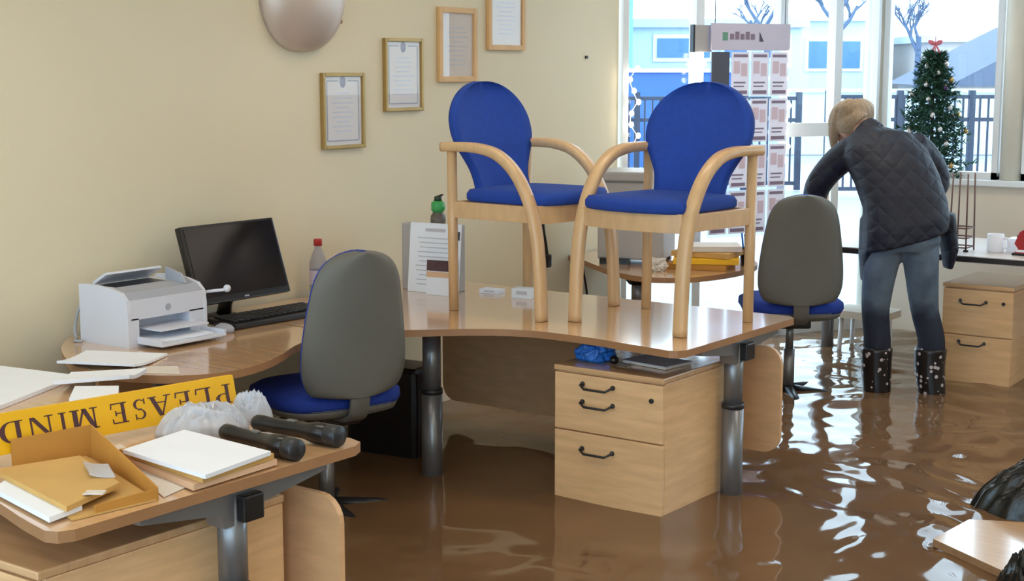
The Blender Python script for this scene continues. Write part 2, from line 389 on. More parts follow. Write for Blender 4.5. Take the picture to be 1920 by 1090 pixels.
def modesty(root, x0, x1, y, z0, z1, r=.07):
    o = WL[root.name]; p = rrect(x0-o[0], z0, x1-o[0], z1, r)
    MB().prism(p, y-o[1]-.009, y-o[1]+.009, XZ).build('modesty_panel', BEECHM, root)
ZD = .72
# main desk carrying the armchairs
d1 = thing('wave_desk', 'beech wave-front office desk with two blue armchairs standing on top', 'desk', (-3.2, 4.85, 0))
front = catmull([(-2.56, 4.385), (-2.75, 4.41), (-2.93, 4.435), (-3.17, 4.43), (-3.35, 4.345), (-3.57, 4.15), (-3.75, 4.03), (-3.95, 3.99)], 5)
poly1 = [(-2.515, 5.26), (-2.515, 4.43), (-2.53, 4.395)]+front+[(-4.43, 3.99), (-4.43, 5.295), (-2.55, 5.295)]
desktop(d1, poly1, ZD)
desk_leg(d1, -2.576, 4.89, ZD); desk_leg(d1, -3.64, 4.42, ZD, (0, .22), False)
modesty(d1, -4.21, -2.53, 5.2, .19, .612)
MB().b2((-4.3+3.2, 4.86-4.85, .655), (-2.62+3.2, 4.92-4.85, .694)).build('beam', DARKM, d1)
# near desk under the yellow sign
d2 = thing('wave_desk', 'beech office desk littered with files, torches and a yellow sign', 'desk', (-3.3, 2.35, 0))
fr2 = catmull([(-2.58, 1.857), (-2.70, 1.885), (-2.84, 1.925), (-3.05, 1.97), (-3.3, 1.95), (-3.6, 1.85), (-3.9, 1.8)], 5)
poly2 = [(-2.537, 2.77), (-2.535, 1.9), (-2.55, 1.868)]+fr2+[(-4.42, 1.8), (-4.42, 2.825), (-2.60, 2.825), (-2.555, 2.81)]
desktop(d2, poly2, ZD)
desk_leg(d2, -2.60, 2.40, ZD); desk_leg(d2, -4.2, 2.35, ZD)
modesty(d2, -4.3, -2.522, 2.70, .19, .605)
MB().b2((-4.2+3.3, -.02, .655), (-2.62+3.3, .04, .694)).build('beam', DARKM, d2)
# wall desk with the monitor and printer
d3 = thing('corner_desk', 'rounded beech desk along the cream wall, carrying the monitor and printer', 'desk', (-4.0, 3.5, 0))
fr3 = catmull([(-3.72, 3.98), (-3.71, 3.85), (-3.66, 3.70), (-3.585, 3.56), (-3.53, 3.43), (-3.505, 3.30), (-3.53, 3.18), (-3.62, 3.08), (-3.76, 3.02), (-3.94, 3.0), (-4.12, 3.08), (-4.30, 3.2), (-4.43, 3.33)], 5)
desktop(d3, fr3+[(-4.43, 3.98)], ZD)
desk_leg(d3, -3.95, 3.35, ZD, (0, .2), False)
MB().b2((-.38, -.1, .45), (-.36, .44, .69)).build('modesty_panel', BEECHM, d3)
# far round-ended desk by the shop front
d4 = thing('corner_desk', 'round-ended desk by the window, carrying the grey machine and yellow folders', 'desk', (-3.95, 6.5, 0))
fr4 = catmull([(-4.43, 6.52), (-4.28, 6.42), (-4.08, 6.26), (-3.87, 6.11), (-3.66, 6.04), (-3.50, 6.13), (-3.42, 6.33), (-3.405, 6.58), (-3.46, 6.8), (-3.58, 6.96)], 5)
desktop(d4, fr4+[(-4.43, 6.96)], .70)
desk_leg(d4, -3.93, 6.42, .70, (0, .18), False)
MB().lathe([(.0, .60), (.05, .60), (.085, .645), (.085, .674), (0, .674)], 18, (.02, -.08, 0)).build('leg_boss', BLACKP, d4)
# far desk where the person works
d5 = thing('straight_desk', 'dark-edged office desk that the bending person leans on', 'desk', (-2.6, 7.8, 0))
o = MB().prism([(a, b) for a, b in rrect(-1.0, -.42, .9, .42, .04)], .712, .745).build('desktop', mat('pale_grey_desktop', (214, 204, 198), .35, var=.03), d5)
MB().prism(rrect(-1.005, -.425, .905, .425, .042), .715, .741, caps=False).build('edge_band', mat('black_desk_edge', (46, 42, 44), .35), d5)
for x in (-.965, .8): MB().tube([(x, .1, 0), (x, .1, .712)], .035, 14).build('leg', STEEL, d5)

# ------------------------------------------------------------------ pedestals
def handle(parent, xc, y, z, wd=.13):
    p = [(xc-wd/2, y, z+.006), (xc-wd/2, y-.022, z+.004), (xc-wd/2+.02, y-.028, z-.008), (xc+wd/2-.02, y-.028, z-.008), (xc+wd/2, y-.022, z+.004), (xc+wd/2, y, z+.006)]
    h = MB().tube(p, .0045, 8); 
    for s in (-1, 1): h.ell((xc+s*wd/2, y-.006, z+.006), (.009, .008, .009), 8)
    return h.build('handle', DARKM, parent)
def pedestal(label, x0, x1, y0, y1, ht, splits, hz, lock=True, hc=.0):
    t = thing('drawer_pedestal', label, 'drawers', ((x0+x1)/2, (y0+y1)/2, 0)); a, b = (x1-x0)/2, (y1-y0)/2
    MB().b2((-a, -b+.02, .0), (a, b, ht-.022), .003).build('body', BEECH, t)
    MB().b2((-a-.004, -b-.002, ht-.02), (a+.004, b+.002, ht), .004).build('top_board', BEECHH, t)
    for i in range(len(splits)-1):
        z1, z0 = splits[i], splits[i+1]
        d = MB().b2((-a, -b, z0+.003), (a, -b+.018, z1-.003), .002).build('drawer_front', BEECH, t)
        for z in hz[i]: handle(d, hc, -b, z)
    if lock: MB().tube([(a-.045, -b-.006, ht-.085), (a-.045, -b+.01, ht-.085)], .009, 12).build('lock', DARKM, t)
    return t
pedestal('beech pedestal with three drawer handles standing in flood water under desk', -3.085, -2.625, 4.46, 5.0, .60, [.576, .36, .03], [(.536, .47), (.295,)], True, -.04)
pedestal('beech drawer pedestal under the far desk beside flowered boots', -2.71, -2.355, 7.395, 7.90, .60, [.576, .34, .03], [(.51,), (.30,)], True, -.02)
pedestal('low beech cabinet below the desk with the yellow sign', -3.35, -2.665, 1.895, 2.635, .602, [.578, .34, .03], [(.5,), (.29,)], False)

# ------------------------------------------------------------------ blue armchairs
def armchair():
    t = thing('armchair', 'blue upholstered beech armchair on the desk, seat turned towards the window', 'armchair')
    W, D = .494, .437; hx = W/2
    for s in (-1, 1):
        x = s*hx
        pa = catmull([(x, -.222, 0), (x, -.212, .2), (x, -.195, .34), (x, -.160, .455), (x, -.095, .56), (x, -.01, .625), (x, .08, .648), (x, .17, .652), (x, .265, .650)], 5)
        MB().bar(pa, (1, 0, 0), .052, .037).build('bent_arm_leg', CHWOOD, t)
        MB().bar([(x*.985, .2185, 0), (x*.985, .222, .3), (x*.985, .226, .645)], (1, 0, 0), .034, .036).build('back_leg', CHWOOD, t)
        MB().b2((x*.985-.011, -.19, .372), (x*.985+.011, .21, .436), .003).build('side_rail', CHWOOD, t)
    fp = catmull([(-hx+.02, -.195, 0), (-.12, -.222, 0), (0, -.232, 0), (.12, -.222, 0), (hx-.02, -.195, 0)], 4)
    f = MB(); q = [(x, y) for x, y, _ in fp]+[(x, y+.024) for x, y, _ in reversed(fp)]; f.prism(q, .368, .438); f.build('front_rail', CHWOOD, t)
    MB().b2((-hx+.015, .2, .372), (hx-.015, .222, .436), .003).build('back_rail', CHWOOD, t)
    # seat cushion
    out = catmull([(-.235, -.15), (-.215, -.205), (-.12, -.245), (0, -.258), (.12, -.245), (.215, -.205), (.235, -.15), (.225, .12), (.18, .195), (0, .21), (-.18, .195), (-.225, .12), (-.235, -.15)], 4)[:-1]
    vs = []; n = len(out); lv = [(.97, .436), (1.0, .446), (1.0, .466), (.96, .482), (.7, .490), (.3, .492)]
    for k, z in lv: vs += [(p[0]*k, (p[1]+.02)*k-.02, z) for p in out]
    fs = [[i*n+j, i*n+(j+1) % n, (i+1)*n+(j+1) % n, (i+1)*n+j] for i in range(len(lv)-1) for j in range(n)]
    fs += [list(range(n))[::-1], list(range((len(lv)-1)*n, len(lv)*n))]
    MB().add(vs, fs, True).build('seat', BLUE, t)
    # balloon back
    h = [(.160, .44), (.160, .50), (.170, .55), (.196, .60), (.228, .65), (.244, .70)]+[(.246*math.cos(R(a)), .715+.19*math.sin(R(a))) for a in (12, 25, 38, 50, 61, 71, 80, 87)]
    hs = catmull(h, 4); m = 14; rows = []
    for wd, z in hs:
        row = []
        for j in range(m+1):
            u = -1+2*j/m; y = .180+.115*(z-.44)/.46+.030*(1-u*u)-.03
            row.append((wd*u, y, z))
        rows.append(row)
    def slab(off, k):
        return [(x*k, y+off, z) for r in rows for x, y, z in r]
    N = len(rows); ma = m+1
    A = slab(-.018, .985); Bk = slab(.018, .985); Mi = slab(0, 1.0)
    vs = A+Bk; NN = len(A); fs = []
    for i in range(N-1):
        for j in range(m):
            fs.append([i*ma+j, i*ma+j+1, (i+1)*ma+j+1, (i+1)*ma+j]); fs.append([NN+i*ma+j, NN+(i+1)*ma+j, NN+(i+1)*ma+j+1, NN+i*ma+j+1])
    per = [i*ma for i in range(N)]+[(N-1)*ma+j for j in range(1, ma)]+[i*ma+m for i in range(N-2, -1, -1)]+[j for j in range(m-1, 0, -1)]
    P0 = len(vs); vs += [Mi[k] for k in per]; L = len(per)
    for i in range(L):
        a, b = per[i], per[(i+1) % L]
        fs.append([a, b, P0+(i+1) % L, P0+i]); fs.append([P0+i, P0+(i+1) % L, NN+b, NN+a])
    MB().add(vs, fs, True).build('backrest', BLUE, t)
    return t
a1 = armchair(); a1.location = (-2.885, 4.886, ZD+.001); a1.rotation_euler = (0, 0, -.108)
a1['label'] = 'blue upholstered beech armchair on the desk, above the drawer pedestal, facing the room'
a2 = copy_tree(a1); a2.location = (-3.474, 4.872, ZD+.001); a2.rotation_euler = (0, 0, 1.543)
a2['label'] = 'blue upholstered beech armchair on the desk, next to the cream wall, turned sideways'
a1['group'] = a2['group'] = 'armchairs lifted onto the desk'

# ------------------------------------------------------------------ office swivel chairs
def swivel():
    t = thing('swivel_chair', 'x', 'office chair')
    for k in range(5):
        a = R(90+72*k); e = Vector((math.cos(a), math.sin(a), 0))
        MB().loft([(e*.03+Vector((0, 0, .10)), e.cross(Vector((0, 0, 1)))*.028, Vector((0, 0, .022))), (e*.18+Vector((0, 0, .09)), e.cross(Vector((0, 0, 1)))*.022, Vector((0, 0, .016))), (e*.29+Vector((0, 0, .075)), e.cross(Vector((0, 0, 1)))*.016, Vector((0, 0, .012)))], 10).build('base_spoke', DARKM, t)
        c = e*.28; M = Matrix.Rotation(a, 3, 'Z') @ Matrix.Rotation(R(90), 3, 'X')
        MB().lathe([(.001, -.022), (.024, -.022), (.027, -.012), (.027, .012), (.024, .022), (.001, .022)], 12, (c.x, c.y, .028), M).build('caster', BLACKP, t)
    MB().tube([(0, 0, .08), (0, 0, .30)], .028, 16).tube([(0, 0, .30), (0, 0, .43)], .02, 14).build('column', STEEL, t)
    MB().box((0, .02, .435), (.16, .22, .045), None, .012).build('tilt_mechanism', BLACKP, t)
    MB().tube([(.06, -.02, .44), (.2, -.02, .43), (.26, -.03, .425)], .008, 8).build('lever', BLACKP, t)
    MB().loft([((0, -.0, .455), (.17, 0, 0), (0, .17, 0)), ((0, 0, .47), (.225, 0, 0), (0, .215, 0)), ((0, 0, .50), (.238, 0, 0), (0, .228, 0))], 36, True, 3.4).build('seat_shell', GREYP, t)
    MB().loft([((0, 0, .495), (.236, 0, 0), (0, .226, 0)), ((0, -.005, .51), (.246, 0, 0), (0, .236, 0)), ((0, -.005, .535), (.244, 0, 0), (0, .234, 0)), ((0, -.005, .552), (.215, 0, 0), (0, .205, 0)), ((0, 0, .545), (.08, 0, 0), (0, .08, 0))], 36, True, 3.4).build('seat_cushion', NAVYF, t)
    MB().bar(catmull([(0, .06, .452), (0, .17, .452), (0, .245, .475), (0, .268, .54), (0, .268, .62), (0, .272, .72)], 5), (1, 0, 0), .074, .018).build('back_support', GREYP, t)
    # backrest: outline in (x, z), bulging
    h = catmull([(.10, .545), (.165, .56), (.196, .61), (.203, .68), (.196, .77), (.182, .87), (.162, .965), (.130, 1.02), (.08, 1.05), (.02, 1.06)], 4)
    def shell(sign, yo, thick, k):
        rows = []; m = 12
        for wd, z in h:
            base = yo+.035*((z-.62)/.44)**2*1.0+.02*((z-.6)/.45)
            rows.append([(wd*k*(-1+2*j/m), base-.035*(abs(-1+2*j/m))**2.2+sign*thick*(1-abs(-1+2*j/m)**4), .80+(z-.80)*k) for j in range(m+1)])
        rim = [[(x, y, z) for x, y, z in r] for r in rows]
        m1 = m+1; A = [p for r in rows for p in r]
        Bq = [(p[0], yo+.035*((p[2]-.62)/.44)**2+.02*((p[2]-.6)/.45)-.035*abs(-1+2*(i % m1)/m)**2.2-sign*.004, p[2]) for i, p in enumerate(A)]
        N = len(rows); NN = len(A); fs = []
        for i in range(N-1):
            for j in range(m):
                fs.append([i*m1+j, i*m1+j+1, (i+1)*m1+j+1, (i+1)*m1+j]); fs.append([NN+i*m1+j, NN+(i+1)*m1+j, NN+(i+1)*m1+j+1, NN+i*m1+j+1])
        per = [i*m1 for i in range(N)]+[(N-1)*m1+j for j in range(1, m1)]+[i*m1+m for i in range(N-2, -1, -1)]+[j for j in range(m-1, 0, -1)]
        L = len(per)
        for i in range(L): a, b = per[i], per[(i+1) % L]; fs.append([a, b, NN+b, NN+a])
        return MB().add(A+Bq, fs, True)
    shell(1, .262, .022, 1.0).build('back_shell', GREYP, t)
    shell(-1, .250, .062, 1.0).build('back_cushion', NAVYF, t)
    return t
c1 = swivel(); c1.location = (-3.72, 3.87, 0); c1.rotation_euler = (0, 0, R(60-180-180+24+90))
c1['label'] = 'blue and grey swivel chair pulled up to the desk with the monitor'
c2 = copy_tree(c1); c2.location = (-3.34, 7.1, 0)
c2['label'] = 'blue and grey swivel chair standing beside the bending person'
def face(o, d): o.rotation_euler = (0, 0, math.atan2(d[0], -d[1]))   # local -y turned to d
c1.location = (-3.70, 3.885, 0); c2.location = (-3.22, 6.69, 0); c2.scale = (1, 1, 1.03); face(c1, (-.94, .34)); face(c2, (-.60, .80))
c1['group'] = c2['group'] = 'blue and grey swivel chairs'

# ------------------------------------------------------------------ things on the wall
def frame(name, label, y0, y1, z0, z1, m, fw, gold):
    yc, zc = (y0+y1)/2, z0; t = thing(name, label, 'picture frame', (XW, yc, zc)); a = (y1-y0)/2; h = z1-z0
    for n, p in (('frame_side', (-a, 0, -a+fw, h)), ('frame_side', (a-fw, 0, a, h)), ('frame_rail', (-a+fw, 0, a-fw, fw)), ('frame_rail', (-a+fw, h-fw, a-fw, h))):
        MB().b2((.001, p[0], p[1]), (.022, p[2], p[3]), .003).build(n, m, t)
    MB().b2((.002, -a+fw*.8, fw*.8), (.010, a-fw*.8, h-fw*.8)).build('certificate', CERT, t)
    c = MB(); i = fw+.018
    if gold:
        for y in (-a+i, a-i): c.b2((.010, y-.003, i), (.0108, y+.003, h-i))
        for z in (i, h-i): c.b2((.010, -a+i, z-.003), (.0108, -.03 if z > i else a-i, z+.003)); 
        c.b2((.010, .03, h-i-.003), (.0108, a-i, h-i+.003)); c.build('printed_border', CERTL, t)
        MB().prism([(.018*math.cos(q/12*6.283), h-i+.0-.004+.026*math.sin(q/12*6.283)) for q in range(12)], .010, .0112, XY).build('crest', CREST, t)
    ln = MB()
    for k in range(9):
        wd = (.5 if k % 3 else .35)*a*random.uniform(.8, 1.15); z = h*(.72-.062*k); ln.b2((.010, -wd, z), (.0106, wd, z+.006))
    ln.build('print_lines', INK, t)
    MB().b2((.0135, -a+fw*.9, fw*.9), (.0145, a-fw*.9, h-fw*.9)).build('glass', PICGL, t)
frame('picture_frame', 'gold-framed certificate with a pale mauve crest, lowest on the wall', 4.672, 4.938, 1.335, 1.659, GOLD, .016, True)
frame('picture_frame', 'gold-framed certificate with a dark crest, between its neighbours on the wall', 5.075, 5.339, 1.487, 1.812, GOLD, .016, True)
frame('picture_frame', 'pale wooden framed certificate, directly above the armchair next to the wall', 5.455, 5.742, 1.615, 1.960, FWOOD, .026, False)
frame('picture_frame', 'pale wooden framed certificate, highest on the wall towards the window', 5.833, 6.135, 1.766, 2.110, FWOOD, .026, False)
sc = thing('wall_light', 'satin bowl-shaped uplighter mounted on the cream wall', 'wall light', (XW, 4.56, 1.744))
prof = MB(); n = 24; rows = 14; vs = []; fs = []
for i in range(rows+1):
    ph = (math.pi/2)*i/rows; r = math.sin(ph)**.85; z = .245*(1-math.cos(ph))
    for k in range(n+1):
        a = math.pi*k/n-math.pi/2; vs.append((.15*r*math.cos(a), .232*r*math.sin(a), z))
for i in range(rows):
    for k in range(n): q = i*(n+1)+k; fs.append([q, q+1, q+n+2, q+n+1])
sb = prof.add(vs, fs, True).build('bowl', SATIN, sc); md = sb.modifiers.new('t', 'SOLIDIFY'); md.thickness = .006
MB().b2((0, -.06, .1), (.02, .06, .26)).build('back_plate', WHITEF, sc)
MB().tube([(.07, .155, .13), (.086, .168, .128)], .008, 10).build('screw_cap', BEECHD, sc)
MB().bar([(.125, .045, .226), (.115, .10, .19)], (0, 0, 1), .012, .006).build('slot_clip', DARKM, sc)
tag(MB().tube([(XW, 6.705, 1.738), (XW+.012, 6.705, 1.738)], .008, 10).build('wall_screw', DARKM, None, origin=(XW, 6.705, 1.738)), 'small dark screw in the bare cream wall', 'screw')
cb = thing('power_lead', 'black lead and plug hanging down the wall behind the armchairs', 'cable', (XW+.012, 6.31, .66))
MB().tube(catmull([(0, -.02, .26), (.004, -.012, .18), (.008, .0, .12), (.01, .012, .05)], 5), .011, 8).build('lead', BLACKP, cb)
MB().box((.012, .012, .03), (.03, .05, .07), None, .01).build('plug', BLACKP, cb)
tag(MB().tube(catmull([(XW+.01, 6.66, .70), (XW+.012, 6.68, .60), (XW+.012, 6.72, .45), (XW+.012, 6.74, .2), (XW+.02, 6.76, 0)], 5), .006, 8).build('cable', BLACKP, None, origin=(XW+.01, 6.7, 0)), 'thin black cable down the wall under the round-ended desk', 'cable')

# ------------------------------------------------------------------ wall desk: monitor, keyboard, printer, papers
mo = thing('computer_monitor', 'black flat computer monitor tilted back against the cream wall', 'monitor', (-4.24, 3.97, ZD))
TM = Matrix.Rotation(R(-18), 3, 'Y')
def tl(x, y, z): return TM @ Vector((x, y, z))+Vector((.04, 0, .080))
MB().box(tl(0, 0, .152), (.03, .482, .304), TM, .006).build('casing', BLACKP, mo)
MB().box(tl(.0155, 0, .159), (.003, .452, .268), TM).build('screen', SCREEN, mo)
MB().box(tl(.0175, .005, .011), (.002, .022, .006), TM).build('badge', PGREY, mo)
MB().box(tl(-.025, 0, .14), (.03, .26, .17), TM, .01).build('rear_housing', BLACKP, mo)
MB().tube([(-.075, 0, .01), (-.06, 0, .06), (-.005, 0, .16)], [.03, .026, .03], 12).build('neck', BLACKP, mo)
MB().lathe([(.001, 0), (.085, 0), (.085, .006), (.04, .016), (.001, .016)], 24, (-.075, 0, 0)).build('base', BLACKP, mo)
kb = thing('keyboard', 'black computer keyboard lying in front of the monitor', 'keyboard', (-4.12, 4.03, ZD+.004), R(-2))
MB().box((0, 0, .012), (.165, .50, .022), Matrix.Rotation(R(3), 3, 'Y'), .005).build('body', BLACKP, kb)
k = MB()
for i in range(5):
    for j in range(15): k.box((-.052+.024*i, -.215+.0305*j, .0265-.052*(-.052+.024*i)), (.019, .025, .007), None, .002)
ko = k.build('keys', mat('black_key_tops', (34, 34, 36), .5), kb); ko['kind'] = 'stuff'
pr_ = thing('laser_printer', 'white desktop laser printer with open paper tray beside the monitor', 'printer', (-4.2, 3.49, ZD))
# body: side profile in (x, z), extruded along y
prof = [(-.135, .0), (.125, .0), (.125, .12), (.118, .165), (.09, .19), (.03, .203), (-.06, .208), (-.135, .205)]
def pside(y0, y1): return MB().prism(prof, y0, y1, XZ)
pside(-.18, -.165).build('side_panel', PWHITE, pr_); pside(.165, .18).build('side_panel', PWHITE, pr_)
body = MB().b2((-.135, -.165, 0), (.05, .165, .195)).b2((.05, -.165, .0), (.12, .165, .02)).b2((.05, -.165, .095), (.122, .165, .165))
body.b2((.05, -.165, .0), (.122, -.13, .10)).b2((.05, .10, .0), (.122, .165, .10)).build('body', PWHITE, pr_)
MB().prism([(.122, .165), (.09, .188), (.02, .2), (.02, .19), (.1, .155)], -.165, .165, XZ).build('front_cover', PGREY, pr_)
MB().b2((-.10, -.12, .195), (.015, .10, .1975)).build('output_slot', BLACKP, pr_)
MB().prism([(-.118, .197), (-.125, .205), (-.05, .245), (-.045, .238)], -.13, .12, XZ).build('paper_flap', PWHITE, pr_)
MB().prism([(-.02, .198), (.085, .192), (.06, .225), (-.02, .243)], .115, .125, XZ).build('paper_guide', PGREY, pr_)
tr = MB().b2((.06, -.135, .012), (.255, .15, .02), .003).b2((.06, -.14, .012), (.25, -.13, .035)).b2((.06, .145, .012), (.25, .155, .035)).build('paper_tray', PWHITE, pr_)
MB().b2((.06, -.10, .055), (.20, .12, .061), .002).build('upper_tray', PWHITE, pr_)
MB().b2((.07, -.11, .021), (.22, .12, .028)).build('paper_sheet', PAPER, pr_)
MB().tube([(.12, .0, .125), (.126, .0, .125)], .012, 14).build('badge', PGREY, pr_)
tag(MB().tube(catmull([(-4.335, 3.36, .86), (-4.37, 3.34, .84), (-4.38, 3.32, .76), (-4.36, 3.31, .728), (-4.33, 3.28, .726), (-4.30, 3.29, .726)], 5), .005, 8).build('printer_cable', PGREY, None, origin=(-4.36, 3.31, ZD)), 'thin grey cable running down behind the white printer', 'cable')
wr = thing('webcam_arm', 'small white clip-on arm reaching from printer to monitor', 'clip', (-4.06, 3.70, ZD))
MB().tube(catmull([(-.05, -.02, 0.0), (-.06, -.02, .1), (-.05, -.01, .145), (-.02, .0, .155), (.02, .03, .16)], 5), .006, 8).build('arm', PWHITE, wr)
MB().ell((.025, .033, .165), (.014, .014, .014), 10).build('tip', PWHITE, wr)
ms = thing('computer_mouse', 'grey and black mouse beside the keyboard and printer', 'mouse', (-4.06, 3.732, ZD))
MB().ell((0, 0, .012), (.05, .032, .022), 12).build('body', PGREY, ms); MB().ell((-.02, 0, .022), (.02, .024, .013), 10).build('buttons', BLACKP, ms)
rb = thing('drink_bottle', 'clear plastic drink bottle with a red cap behind the swivel chair', 'bottle', (-4.36, 4.55, ZD))
MB().lathe([(.001, 0), (.034, 0), (.038, .01), (.038, .05), (.035, .08), (.038, .11), (.037, .15), (.026, .185), (.014, .21), (.014, .225)], 22).build('body', BOTTLE, rb)
MB().lathe([(.001, .25), (.017, .25), (.018, .245), (.018, .222), (.001, .222)], 18).build('cap', RED, rb)
MB().lathe([(.0385, .06), (.0385, .12)], 22).build('label_band', mat('pale_bottle_label', (206, 196, 216), .5), rb)

def sheet(name, pts, z, th, m, label, cat='paper', curl=0, parent=None, group=None):
    """flat sheet or pad from four corners, with a gentle real curl"""
    n = 8; P = [Vector(p) for p in pts]; top = []; bot = []
    for i in range(n+1):
        for j in range(n+1):
            u, v = i/n, j/n; p = P[0]*(1-u)*(1-v)+P[1]*u*(1-v)+P[2]*u*v+P[3]*(1-u)*v
            zz = z+curl*((1-u)**3*.9+.35*math.sin(3.1*v)*u*(1-u))
            top.append((p.x, p.y, zz+th)); bot.append((p.x, p.y, zz))
    N = (n+1)**2; fs = []
    for i in range(n):
        for j in range(n):
            q = i*(n+1)+j; fs.append([q, q+1, q+n+2, q+n+1]); fs.append([N+q, N+q+n+1, N+q+n+2, N+q+1])
    per = [j for j in range(n+1)]+[i*(n+1)+n for i in range(1, n+1)]+[n*(n+1)+j for j in range(n-1, -1, -1)]+[i*(n+1) for i in range(n-1, 0, -1)]
    for a, b in zip(per, per[1:]+per[:1]): fs.append([a, b, N+b, N+a])
    c = sum(P, Vector((0, 0)))/4; mb = MB().add(top+bot, fs)
    if parent: return mb.build(name, m, parent, world=True)
    return tag(mb.build(name, m, None, origin=(c.x, c.y, z)), label, cat, group)
sheet('paper_sheets', [(-3.985, 2.945), (-4.13, 3.175), (-3.865, 3.30), (-3.74, 3.055)], ZD+.002, .008, PAPER, 'white sheets of paper lying in front of the printer', curl=.018)
sheet('paper_sheets', [(-3.72, 3.045), (-3.80, 3.12), (-3.70, 3.2), (-3.60, 3.12)], ZD+.0005, .0012, PAPER2, 'small off-white slip at the rounded tip of the wall desk')
sheet('white_board', [(-3.60, 2.43), (-4.25, 2.40), (-4.25, 2.81), (-3.80, 2.88)], ZD+.001, .012, PAPER, 'large plain white card lying behind the yellow sign', 'card')
sheet('paper_sheets', [(-3.66, 2.69), (-3.80, 2.86), (-3.66, 3.04), (-3.55, 2.88)], ZD+.014, .012, PAPER, 'crumpled white papers between the white card and the yellow sign', curl=.02)
sheet('paper_sheets', [(-3.47, 2.60), (-3.60, 2.72), (-3.50, 2.80), (-3.36, 2.68)], ZD+.001, .03, PAPER, 'short stack of white papers behind the yellow sign')

# leaflet holder, bottle, cards on the main desk
bf = thing('box_file', 'grey box file standing against the wall behind white leaflets', 'box file', (-4.12, 5.02, ZD))
hd = Matrix.Rotation(R(8), 3, 'Z')
MB().box((0, 0, .145), (.28, .07, .29), hd, .004).build('body', OFFWH, bf); MB().tube([(-.1, -.04, .2), (-.1, -.034, .2)], .012, 12).build('finger_hole', RED, bf)
lf_ = thing('notice_sheet', 'white printed notice propped against the grey box file', 'notice', (-4.06, 4.955, ZD), R(8))
TL = Matrix.Rotation(R(-6), 3, 'X')
MB().box((0, .0, .15), (.255, .004, .30), TL).build('sheet', PAPER, lf_)
pl = MB(); pl.box(TL @ Vector((.0, -.003, .12))+Vector((0, 0, .15)), (.10, .001, .014), TL)
for q in range(11): pl.box(TL @ Vector((-.005, -.003, .085-.02*q))+Vector((0, 0, .15)), (.17*random.uniform(.7, 1.1), .001, .004), TL)
pl.build('print_lines', INK, lf_); MB().box(TL @ Vector((.115, -.006, .10))+Vector((0, 0, .15)), (.012, .008, .036), TL).build('bulldog_clip', DARKM, lf_)
cd = thing('photo_card', 'small white card with a brown photo strip, propped before the notice', 'card', (-3.985, 4.91, ZD), R(8))
MB().box((0, 0, .076), (.15, .004, .152), TL).build('card_sheet', PAPER, cd)
MB().box(TL @ Vector((0, -.003, .05))+Vector((0, 0, .076)), (.148, .002, .046), TL).build('photo_strip', INKD, cd)
MB().box(TL @ Vector((0, -.003, .012))+Vector((0, 0, .076)), (.148, .002, .024), TL).build('tint_strip', BUFFP, cd)
gb = thing('spray_bottle', 'small bottle with a bright green collar on top of the box file', 'bottle', (-4.10, 5.03, ZD+.29))
MB().lathe([(.001, 0), (.03, 0), (.034, .01), (.032, .035), (.022, .05), (.018, .06), (.001, .06)], 18).build('body', SMOKE, gb)
MB().lathe([(.001, .05), (.022, .05), (.03, .062), (.03, .09), (.02, .10), (.001, .10)], 18).build('collar', GREEN, gb)
MB().lathe([(.001, .098), (.018, .098), (.016, .118), (.001, .124)], 14).build('cap', mat('dark_green_cap', (34, 58, 40), .4), gb)
MB().box((.012, 0, .122), (.03, .012, .008), Matrix.Rotation(R(-25), 3, 'Y'), .002).build('nozzle', BLACKP, gb)
for nm, x, y, lb, hh in (('card_box', -3.665, 5.07, 'small white card box with grey print, beside the armchair leg', .042), ('business_cards', -3.86, 5.10, 'low pile of white business cards on the desk', .018)):
    t = thing(nm, lb, 'cards', (x, y, ZD), R(10)); MB().box((0, 0, hh/2), (.095, .06, hh), None, .002).build('stack', PAPER, t); MB().box((0, -.0305, hh*.55), (.05, .001, hh*.35), None).build('print_patch', INK, t)

# ------------------------------------------------------------------ near desk clutter
sg = thing('warning_sign', 'yellow sign board lettered PLEASE MIND, propped upside down', 'sign', (-3.07, 2.50, ZD))
def sgp(y, q, off=0):                                     # y world, q 0..1 up the board
    zb = .728+(2.86-y)*.036; z = zb+q*.099*.97; return Vector((-3.06-.22*(z-.73)+off, y, z))-Vector((-3.07, 2.50, ZD))
ya, yb = 1.80, 2.862
MB().add([sgp(ya, 0), sgp(yb, 0), sgp(yb, 1), sgp(ya, 1), sgp(ya, 0, -.012), sgp(yb, 0, -.012), sgp(yb, 1, -.012), sgp(ya, 1, -.012)], [[0, 1, 2, 3], [7, 6, 5, 4], [0, 4, 5, 1], [1, 5, 6, 2], [2, 6, 7, 3], [3, 7, 4, 0]]).build('board', YELLOW, sg)
def rct(x0, y0, x1, y1): return [(x0, y0), (x1, y0), (x1, y1), (x0, y1)]
def slant(x0, y0, x1, y1, wd): return [(x0-wd/2, y0), (x0+wd/2, y0), (x1+wd/2, y1), (x1-wd/2, y1)]
def arc(cx, cy, rx, ry, a0, a1, t0, tm, n=14):
    o_, i_ = [], []
    for k in range(n+1):
        u = k/n; a = R(a0+(a1-a0)*u); t = t0+(tm-t0)*math.sin(math.pi*u)
        o_.append((cx+(rx+t/2)*math.cos(a), cy+(ry+t*.25)*math.sin(a))); i_.append((cx+(rx-t/2)*math.cos(a), cy+(ry-t*.25)*math.sin(a)))
    return [[o_[k], o_[k+1], i_[k+1], i_[k]] for k in range(n)]
ST = .17; TN = .06
